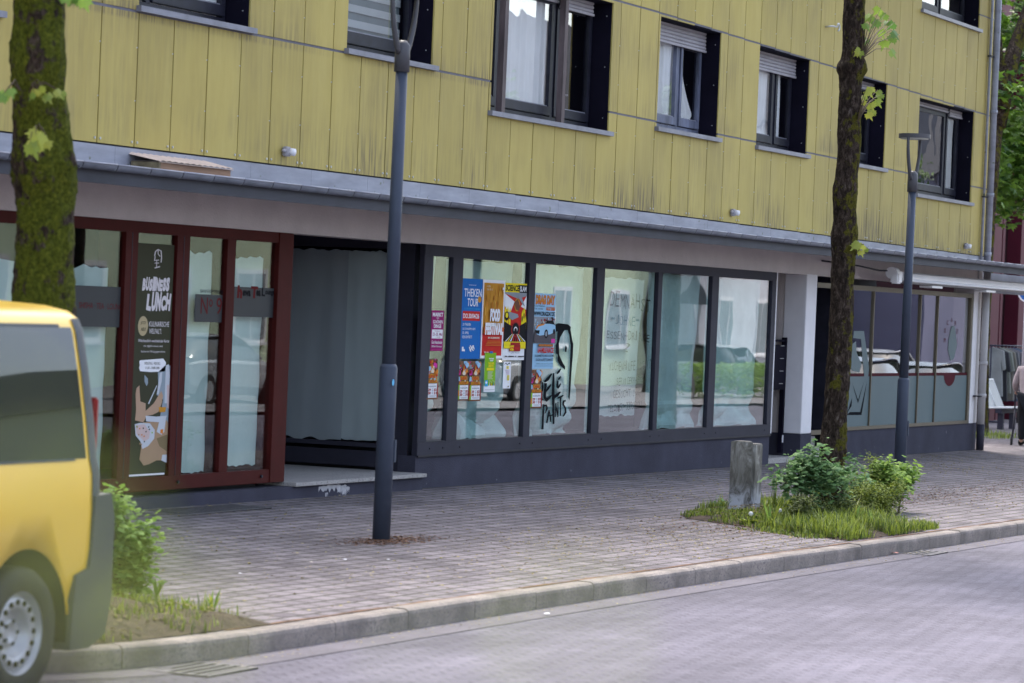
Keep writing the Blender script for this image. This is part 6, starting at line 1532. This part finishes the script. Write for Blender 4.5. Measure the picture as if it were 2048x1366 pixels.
for k, (c_, lb) in enumerate(gcols):
    gx = rkx - .35 + k * .29; m_ = mat('garment_' + 'abcdefgh'[k], c_, .9, .15, 3); mb = MB(); lean = .5 if k == 0 else 0; gl = 1.08 + .1 * math.sin(k * 2.3)
    out = [(-.02, 0), (-.24, -.1), (-.30, -.5), (-.24, -.52), (-.2, -.25), (-.25, -gl), (.25, -gl), (.2, -.25), (.24, -.52), (.30, -.5), (.24, -.1), (.02, 0)]
    tri = tessellate_polygon([[Vector((a, b, 0)) for a, b in out]]); n = len(out)
    vs = []
    for sgn in (-1, 1):
        for a, b in out: vs.append((gx + sgn * .045 + .03 * math.sin(a * 20 + k) + a * (lean - .35), rky + a, rkz + 1.64 + b - lean * a * .3))
    mb.add(vs, [tuple(t) for t in tri] + [tuple(q + n for q in reversed(t)) for t in tri] + [(i, (i + 1) % n, (i + 1) % n + n, i + n) for i in range(n)], m_)
    mb.tube([(gx, rky, rkz + 1.64), (gx, rky, rkz + 1.70)], .006, M_screw, 5)
    tag(mb.build('coat', origin=(gx, rky, rkz + 1.5)), lb, 'coat', 'second-hand coats on the rack')
# round blue sign on a post at the frame edge
p = onY(2058, 583, 1.2); mb = MB(); t_ = thing('round_sign', (p.x, 1.2, gz(p.x, 0)), 'round blue sign with white rim at the right frame edge above the coats', 'sign')
mb.tube([(p.x, 1.25, gz(p.x, 0)), (p.x, 1.25, p.z + .3)], .03, M_shut, 10); mb.build('pole', t_)
mb = MB(); mx = Matrix.Translation((p.x - .02, 1.2, p.z)) @ Matrix.Rotation(R(90), 4, 'Y') @ Matrix.Rotation(R(0), 4, 'X'); mb.addbm(bm_cyl(.21, .02, 32), iW, False, mx); mb.addbm(bm_cyl(.18, .026, 32), mat('sign_blue', (.03, .12, .4), .4), False, mx); mb.build('disc', t_)

# person with a rollator
def skin(name, joints, bones, m, parent, sub=2, extra=()):
    me = bpy.data.meshes.new(name); og = ORG[parent.name]
    names = list(joints); me.from_pydata([Vector(joints[k][0]) - og for k in names], [(names.index(a), names.index(b)) for a, b in bones], [])
    o = bpy.data.objects.new(name, me); COL.objects.link(o); o.parent = parent; ORG[o.name] = og
    md = o.modifiers.new('s', 'SKIN'); sl = me.skin_vertices[0].data
    for i, k in enumerate(names):
        r = joints[k][1]; sl[i].radius = (r, r) if not isinstance(r, tuple) else r; sl[i].use_root = (i == 0)
    md2 = o.modifiers.new('u', 'SUBSURF'); md2.levels = sub; md2.render_levels = sub
    dg = bpy.context.evaluated_depsgraph_get(); nm = bpy.data.meshes.new_from_object(o.evaluated_get(dg)); o.modifiers.clear(); o.data = nm
    nm.materials.clear(); nm.materials.append(m); nm.polygons.foreach_set('use_smooth', [True] * len(nm.polygons)); return o
M_skin = mat('skin', (.45, .28, .21), .55, .05, 6); M_jacket = mat('quilted_jacket', (.30, .25, .26), .8, .1, 12, bump=.5, bscale=14); M_trous = mat('dark_trousers', (.018, .018, .022), .9); M_hair = mat('grey_hair', (.42, .41, .4), .8, .15, 30); M_shoe = mat('black_shoe', (.012, .012, .012), .5)
pg = onG(2054, 893); gx, gy = pg.x, pg.y; gzv = gz(gx, gy)
per = thing('person', (gx, gy, gzv), 'stooped older person in mauve quilted jacket and dark trousers pushing a rollator', 'person')
def fwdp(f, s_, z): # f: metres forward (towards camera left), s_: to the person's left
    d = Vector((.97, .25, 0)).normalized(); l = Vector((-d.y, d.x, 0)); v = Vector((gx, gy, gzv)) + d * f + l * s_ + Vector((0, 0, z)); return tuple(v)
J = {'pel': (fwdp(0, 0, .84), .13), 'wst': (fwdp(.06, 0, 1.0), .12), 'chs': (fwdp(.17, 0, 1.20), .145), 'nck': (fwdp(.27, 0, 1.345), .055), 'hd1': (fwdp(.33, 0, 1.42), .082), 'hd2': (fwdp(.37, 0, 1.50), .085)}
for s_, n_ in ((1, 'l'), (-1, 'r')):
    J['sh' + n_] = (fwdp(.20, s_ * .17, 1.28), .06); J['el' + n_] = (fwdp(.18, s_ * .24, 1.03), .042); J['wr' + n_] = (fwdp(.36, s_ * .22, .93), .027); J['hn' + n_] = (fwdp(.43, s_ * .21, .915), .033)
    J['hp' + n_] = (fwdp(0, s_ * .09, .80), .095); J['kn' + n_] = (fwdp(.10 if s_ > 0 else -.02, s_ * .10, .46), .06); J['an' + n_] = (fwdp(.08 if s_ > 0 else -.12, s_ * .10, .09), .042); J['to' + n_] = (fwdp(.22 if s_ > 0 else .02, s_ * .11, .045), .04)
bones = [('pel', 'wst'), ('wst', 'chs'), ('chs', 'nck'), ('nck', 'hd1'), ('hd1', 'hd2')] + [q for n_ in 'lr' for q in (('chs', 'sh' + n_), ('sh' + n_, 'el' + n_), ('el' + n_, 'wr' + n_), ('wr' + n_, 'hn' + n_), ('pel', 'hp' + n_), ('hp' + n_, 'kn' + n_), ('kn' + n_, 'an' + n_), ('an' + n_, 'to' + n_))]
skin('body', J, bones, M_skin, per)
JJ = {k: (J[k][0], J[k][1] * 1.24 + .012) for k in ('wst', 'chs', 'shl', 'shr', 'ell', 'elr', 'wrl', 'wrr')}; JJ['pel'] = (fwdp(-.01, 0, .80), .175); JJ['nk'] = (fwdp(.24, 0, 1.32), .085)
skin('jacket', JJ, [('pel', 'wst'), ('wst', 'chs'), ('chs', 'nk'), ('chs', 'shl'), ('chs', 'shr'), ('shl', 'ell'), ('shr', 'elr'), ('ell', 'wrl'), ('elr', 'wrr')], M_jacket, per)
JJ = {k: (J[k][0], J[k][1] * 1.2 + .012) for k in ('pel', 'hpl', 'hpr', 'knl', 'knr', 'anl', 'anr')}
skin('trousers', JJ, [('pel', 'hpl'), ('pel', 'hpr'), ('hpl', 'knl'), ('hpr', 'knr'), ('knl', 'anl'), ('knr', 'anr')], M_trous, per)
for n_ in 'lr':
    a, b = Vector(J['an' + n_][0]), Vector(J['to' + n_][0]); mb = MB(); mb.tube([a + Vector((0, 0, -.02)), a.lerp(b, .5) + Vector((0, 0, -.005)), b, b + (b - a).normalized() * .04], [.055, .053, .045, .02], M_shoe, 12); mb.build('shoe', per)
    h = Vector(J['hn' + n_][0]); fg = MB()
    for k in range(4): 
        o_ = (Vector(fwdp(0, 1, 0)) - Vector(fwdp(0, 0, 0))) * (-.03 + k * .02); f_ = Vector(fwdp(1, 0, 0)) - Vector(fwdp(0, 0, 0))
        fg.tube([h + o_, h + o_ + f_ * .04 + Vector((0, 0, .005)), h + o_ + f_ * .055 + Vector((0, 0, -.03)), h + o_ + f_ * .03 + Vector((0, 0, -.045))], [.010, .009, .008, .006], M_skin, 7)
    fg.tube([h, h + o_ * .6 + Vector((0, 0, -.03)), h + f_ * .03 + Vector((0, 0, -.05))], [.011, .009, .007], M_skin, 7); fg.build('fingers', per)
mb = MB(); c = Vector(J['hd2'][0]); mb.addbm(bm_sphere(.108, 20, 14), M_hair, True, Matrix.Translation(c + Vector(fwdp(-.022, 0, 0)) - Vector((gx, gy, gzv)) + Vector((0, 0, .018)))); mb.build('hair', per)
mb = MB(); f_ = Vector(fwdp(1, 0, 0)) - Vector(fwdp(0, 0, 0)); l_ = Vector(fwdp(0, 1, 0)) - Vector(fwdp(0, 0, 0))
mb.tube([c + f_ * .08 + Vector((0, 0, -.01)), c + f_ * .115 + Vector((0, 0, -.035))], [.008, .013], M_skin, 8)
for s_ in (-1, 1): mb.addbm(bm_sphere(.011, 8, 6), iK, True, Matrix.Translation(c + f_ * .082 + l_ * s_ * .03 + Vector((0, 0, 0)))); mb.addbm(bm_sphere(.02, 8, 6), M_skin, True, Matrix.Translation(c + l_ * s_ * .09 + Vector((0, 0, -.02))))
mb.build('face', per)
rol = thing('rollator', fwdp(.5, 0, 0), 'dark wheeled rollator with small grey wheels held by the stooped person', 'rollator')
mb = MB()
for s_ in (-1, 1):
    mb.tube([fwdp(.40, s_ * .22, .90), fwdp(.50, s_ * .23, .90), fwdp(.55, s_ * .23, .8), fwdp(.60, s_ * .25, .12)], .014, M_anth, 8); mb.tube([fwdp(.56, s_ * .23, .62), fwdp(.30, s_ * .26, .12)], .013, M_anth, 8)
mb.tube([fwdp(.57, -.23, .6), fwdp(.57, .23, .6)], .012, M_anth, 8); mb.build('frame', rol)
mb = MB(); a = [fwdp(.36, -.2, .58), fwdp(.36, .2, .58), fwdp(.6, .2, .58), fwdp(.6, -.2, .58)]; b = [(x, y, z - .2) for x, y, z in a]
mb.add(a + b, [(0, 1, 2, 3), (7, 6, 5, 4), (0, 4, 5, 1), (1, 5, 6, 2), (2, 6, 7, 3), (3, 7, 4, 0)], M_trous); mb.build('basket', rol)
for f__, s_ in ((.62, .26), (.62, -.26), (.27, .27), (.27, -.27)):
    mb = MB(); c = Vector(fwdp(f__, s_, .095)); mx = Matrix.Translation(c) @ l_.to_track_quat('Z', 'Y').to_matrix().to_4x4(); mb.addbm(bm_cyl(.095, .03, 24), M_tyre, False, mx); mb.addbm(bm_cyl(.055, .036, 20), M_shut, False, mx); mb.build('wheel', rol)

# ================================================================== ACROSS THE STREET (seen mirrored in the glass)
M_green = mat('pale_green_render', (.54, .62, .45), .9, .05, 1); M_greyw = mat('pale_grey_render', (.5, .5, .54), .9, .06, 1); M_wing = mat('mirror_window', (.2, .24, .27), .3, .1, 1); M_slate = mat('slate', (.08, .08, .09), .8)
oz = gz(60, -9) 
def house(x0, x1, y, h, m, label, wins, dz=0):
    z = oz - .12 - (x0 - 60) * .005; t_ = thing('house', (x0, y, z), label, 'house', 'houses across the street')
    mb = MB(); mb.box(x0, x1, y - 9, y, z - .5, z + h, m); mb.build('wall', t_)
    mb = MB(); mb.prism([(x0 - .3, z + h + .001), (x1 + .3, z + h + .001), (x1 - 1.5, z + h + 2.6), (x0 + 1.5, z + h + 2.6)], y - 9.2, y + .35, M_slate); mb.build('roof', t_)
    for (wx, wz, ww, wh) in wins:
        f = MB(); f.box(wx - ww / 2 - .12, wx + ww / 2 + .12, y, y + .04, z + wz - .1, z + wz + wh + .12, M_white); f.box(wx - ww / 2 - .18, wx + ww / 2 + .18, y, y + .12, z + wz - .16, z + wz - .09, M_white); f.box(wx - .03, wx + .03, y + .04, y + .06, z + wz, z + wz + wh, M_white); w_ = f.build('window', t_)
        g = MB(); g.box(wx - ww / 2, wx + ww / 2, y + .04, y + .05, z + wz, z + wz + wh, M_wing); g.build('pane', w_)
house(56, 98, -24, 8.2, M_green, 'long pale green house reflected in the shop windows', [(x, zz, 1.3, 1.6) for x in (59, 63, 67, 71, 75.5, 80, 85, 91, 95.5) for zz in (1.15, 4.6)])
house(99, 112, -22.5, 9, M_greyw, 'pale grey house reflected beside the green one', [(x, zz, 1.2, 1.7) for x in (101.5, 105, 109) for zz in (1.2, 4.4)])
house(114, 140, -19.5, 8, mat('lavender_render', (.12, .12, .175), .9, .06, 1), 'farthest pale grey house reflected in the right shop', [(x, zz, 1.3, 1.6) for x in (127, 133) for zz in (4.8,)])
house(6, 34, -26, 7.5, M_greyw, 'pale house opposite, reflected in the van window', [(x, zz, 1.2, 1.5) for x in (9, 13, 17, 21, 25, 29) for zz in (1.2, 4.3)])
def back_tree(x, y, seed, h, label):
    z = oz - .1 - (x - 60) * .005
    return tree((x, y, z), [(x, y, z), (x, y, z + 2.5), (x + .2, y, z + h * .6)], [.22, .18, .14], M_bark, label, seed, ((x, y, z + h * .7), (3.2, 3.0, h * .27)), 150, M_leafd, .26, perclump=24, step=.25, seg=12, group='street trees across the road')
for k, (x, y, h, lb) in enumerate(((52, -18.5, 9.5, 'street tree across the road opposite the near lamp'), (70, -19, 9, 'street tree before the pale green house, nearer one'), (87, -19.5, 9.5, 'street tree before the pale green house, farther one'), (101, -18.5, 10, 'street tree in front of the pale grey house'), (120, -14.5, 11, 'street tree at the far end of the road'))):
    back_tree(x, y, 50 + k, h, lb)
mb = MB(); mb.sheet(lambda u, v: (20 + 130 * u, -14.2 - 14 * v, gz(20 + 130 * u, -8) - .06), 8, 2, mat('far_paving', (.19, .175, .18), .9, .1, 1)); mb.build('far_pavement')['kind'] = 'structure'
def hedge(x0, x1, y, label):
    rnd = random.Random(int(x0)); z = gz(x0, -8) - .06; mb = MB()
    for k in range(int((x1 - x0) * 420)): leaf(mb, Vector((rnd.uniform(x0, x1), y + rnd.uniform(-.5, .5), z + rnd.uniform(0, 1.0) ** .6 * .95)), .12, OVAL, M_bushy, rnd)
    tag(mb.build('hedge', origin=((x0 + x1) / 2, y, z)), label, 'hedge')
hedge(83, 95, -16.8, 'low clipped green hedge reflected across the road')
def car(x, y, yaw, col, label, h=1.48, L=4.3):
    z = gz(x, -8) - .12; t_ = thing('parked_car', (x, y, z), label, 'car', 'cars parked across the street')
    rot = Matrix.Rotation(yaw, 3, 'Z')
    def T(a, b, c): v = rot @ Vector((a, b, 0)); return (x + v.x, y + v.y, z + c)
    m = mat('paint_' + label.split()[0], col, .2, .02, 1, spec=.45)
    st = [(-L / 2, .45, .75, .72), (-L / 2 + .12, .3, .95, .80), (-L * .33, .22, 1.0, .85), (0, .22, .98, .87), (L * .2, .22, .95, .86), (L * .42, .28, .82, .80), (L / 2, .42, .68, .68)]
    mb = MB(); vs = []
    for (a, zl, zh, w) in st:
        for b, c in ((-w * .9, zl), (-w, zl + .18), (-w, zh - .12), (-w * .86, zh), (w * .86, zh), (w, zh - .12), (w, zl + .18), (w * .9, zl)): vs.append(T(a, b, c))
    n = 8; mb.add(vs, [(i * n + k, i * n + (k + 1) % n, (i + 1) * n + (k + 1) % n, (i + 1) * n + k) for i in range(len(st) - 1) for k in range(n)] + [tuple(reversed(range(n))), tuple((len(st) - 1) * n + k for k in range(n))], m, False); mb.build('body', t_)
    cab = [(-L * .46, .97, .76), (-L * .33, h - .08, .62), (-L * .15, h, .60), (L * .04, h - .01, .60), (L * .25, .94, .76)]
    mb = MB(); vs = []
    for (a, zz, w) in cab:
        vs += [T(a, -w, zz), T(a, w, zz), T(a * .98, -.80, .93), T(a * .98, .80, .93)]
    fs = [(4 * i, 4 * i + 1, 4 * i + 5, 4 * i + 4) for i in range(4)] + [(4 * i, 4 * i + 4, 4 * i + 6, 4 * i + 2) for i in range(4)] + [(4 * i + 1, 4 * i + 3, 4 * i + 7, 4 * i + 5) for i in range(4)]
    mb.add(vs, fs, M_vglass, True); mb.build('glasshouse', t_)
    mb = MB(); vs = []
    for (a, zz, w) in cab[1:4]: vs += [T(a, -w, zz + .012), T(a, w, zz + .012)]
    mb.add(vs, [(0, 1, 3, 2), (2, 3, 5, 4)], m); 
    for s_ in (-1, 1):
        mb.tube([T(cab[1][0], s_ * .62, h - .07), T(0, s_ * .61, h), T(cab[3][0], s_ * .61, h - .02), T(cab[4][0], s_ * .76, .95)], .025, m, 6)
    mb.build('roof', t_)
    for a in (-L * .3, L * .3):
        for b in (-.82, .82):
            mb = MB(); v = T(a, b, .32); mx = Matrix.Translation(v) @ Matrix.Rotation(yaw, 4, 'Z') @ Matrix.Rotation(R(90), 4, 'X'); mb.addbm(bm_cyl(.32, .2, 28), M_tyre, False, mx); mb.addbm(bm_cyl(.2, .22, 20), M_rim, False, mx); mb.build('wheel', t_)
    for s_ in (-1, 1):
        mb = MB(); v = T(L / 2 - .03, s_ * .5, .62); mb.addbm(bm_sphere(.1, 12, 8), M_white, True, Matrix.Translation(v)); mb.build('headlight', t_)
car(94, -20.6, R(-62), (.3, .31, .33), 'grey car mirrored in the last panes of the poster shopfront', 1.5)
car(66.2, -6.6, 0, (.02, .03, .06), 'navy car mirrored in the right shop beside the black one', 1.5, 4.5); car(71.4, -6.7, 0, (.012, .014, .02), 'black car mirrored low in the right shop window', 1.42, 4.7)
car(86, -12.3, R(3), (.10, .105, .12), 'grey car mirrored farther off in the right shop', 1.6)
car(57, -17.5, R(0), (.35, .36, .38), 'silver car mirrored in the second pane of the poster shopfront', 1.45)
car(72, -17.5, R(0), (.4, .41, .42), 'light car mirrored in the third pane of the poster shopfront', 1.45)
t_ = thing('warning_sign', (82.3, -16.5, gz(82, -8) - .06), 'triangular road sign seen from behind, mirrored in the fifth pane', 'sign')
sz = gz(82, -8) - .06; mb = MB(); mb.tube([(82.3, -16.5, sz), (82.3, -16.5, 3.1)], .035, M_shut, 10); mb.build('pole', t_)
mb = MB(); tri = [(-16.98, 2.15), (-16.02, 2.15), (-16.5, 3.05)]; mb.add([(82.25, y, z) for y, z in tri] + [(82.27, y, z) for y, z in tri], [(0, 1, 2), (5, 4, 3), (0, 3, 4, 1), (1, 4, 5, 2), (2, 5, 3, 0)], mat('sign_back', (.12, .13, .14), .5)); mb.build('plate', t_)

# ================================================================== THE HEDGE TWIG THE PICTURE IS TAKEN OVER
rnd = random.Random(4)
g0 = Vector((.42, -14.12, gz(0, -8) - .06))
tw = thing('hedge_twig', g0, 'blurred young hedge shoot close to the lens at the lower left', 'twig')
M_near = leafmat('privet_leaf', (.30, .38, .06), (.46, .5, .12), .5)
st = MB(); lf = MB()
def near(px, py, d): return CP + ray(px, py).normalized() * d
st.tube([g0, g0.lerp(near(60, 1500, .5), .6), near(60, 1500, .5), near(90, 1150, .5)], [.004, .003, .002, .001], M_twig, 6)
for (px, py) in ((40, 1180), (150, 1290), (240, 1230), (90, 1010), (300, 1320), (20, 1330), (180, 1120), (30, 860), (850, 1420), (1130, 1330)):
    p = near(px, py, .5); leaf(lf, p, .011, OVAL, M_near, rnd, tilt=rnd.uniform(.2, 1.2))
    st.tube([p, near(px, 1500, .5)], .0006, M_twig, 4)
st.build('stem', tw); lf.build('leaves', tw)
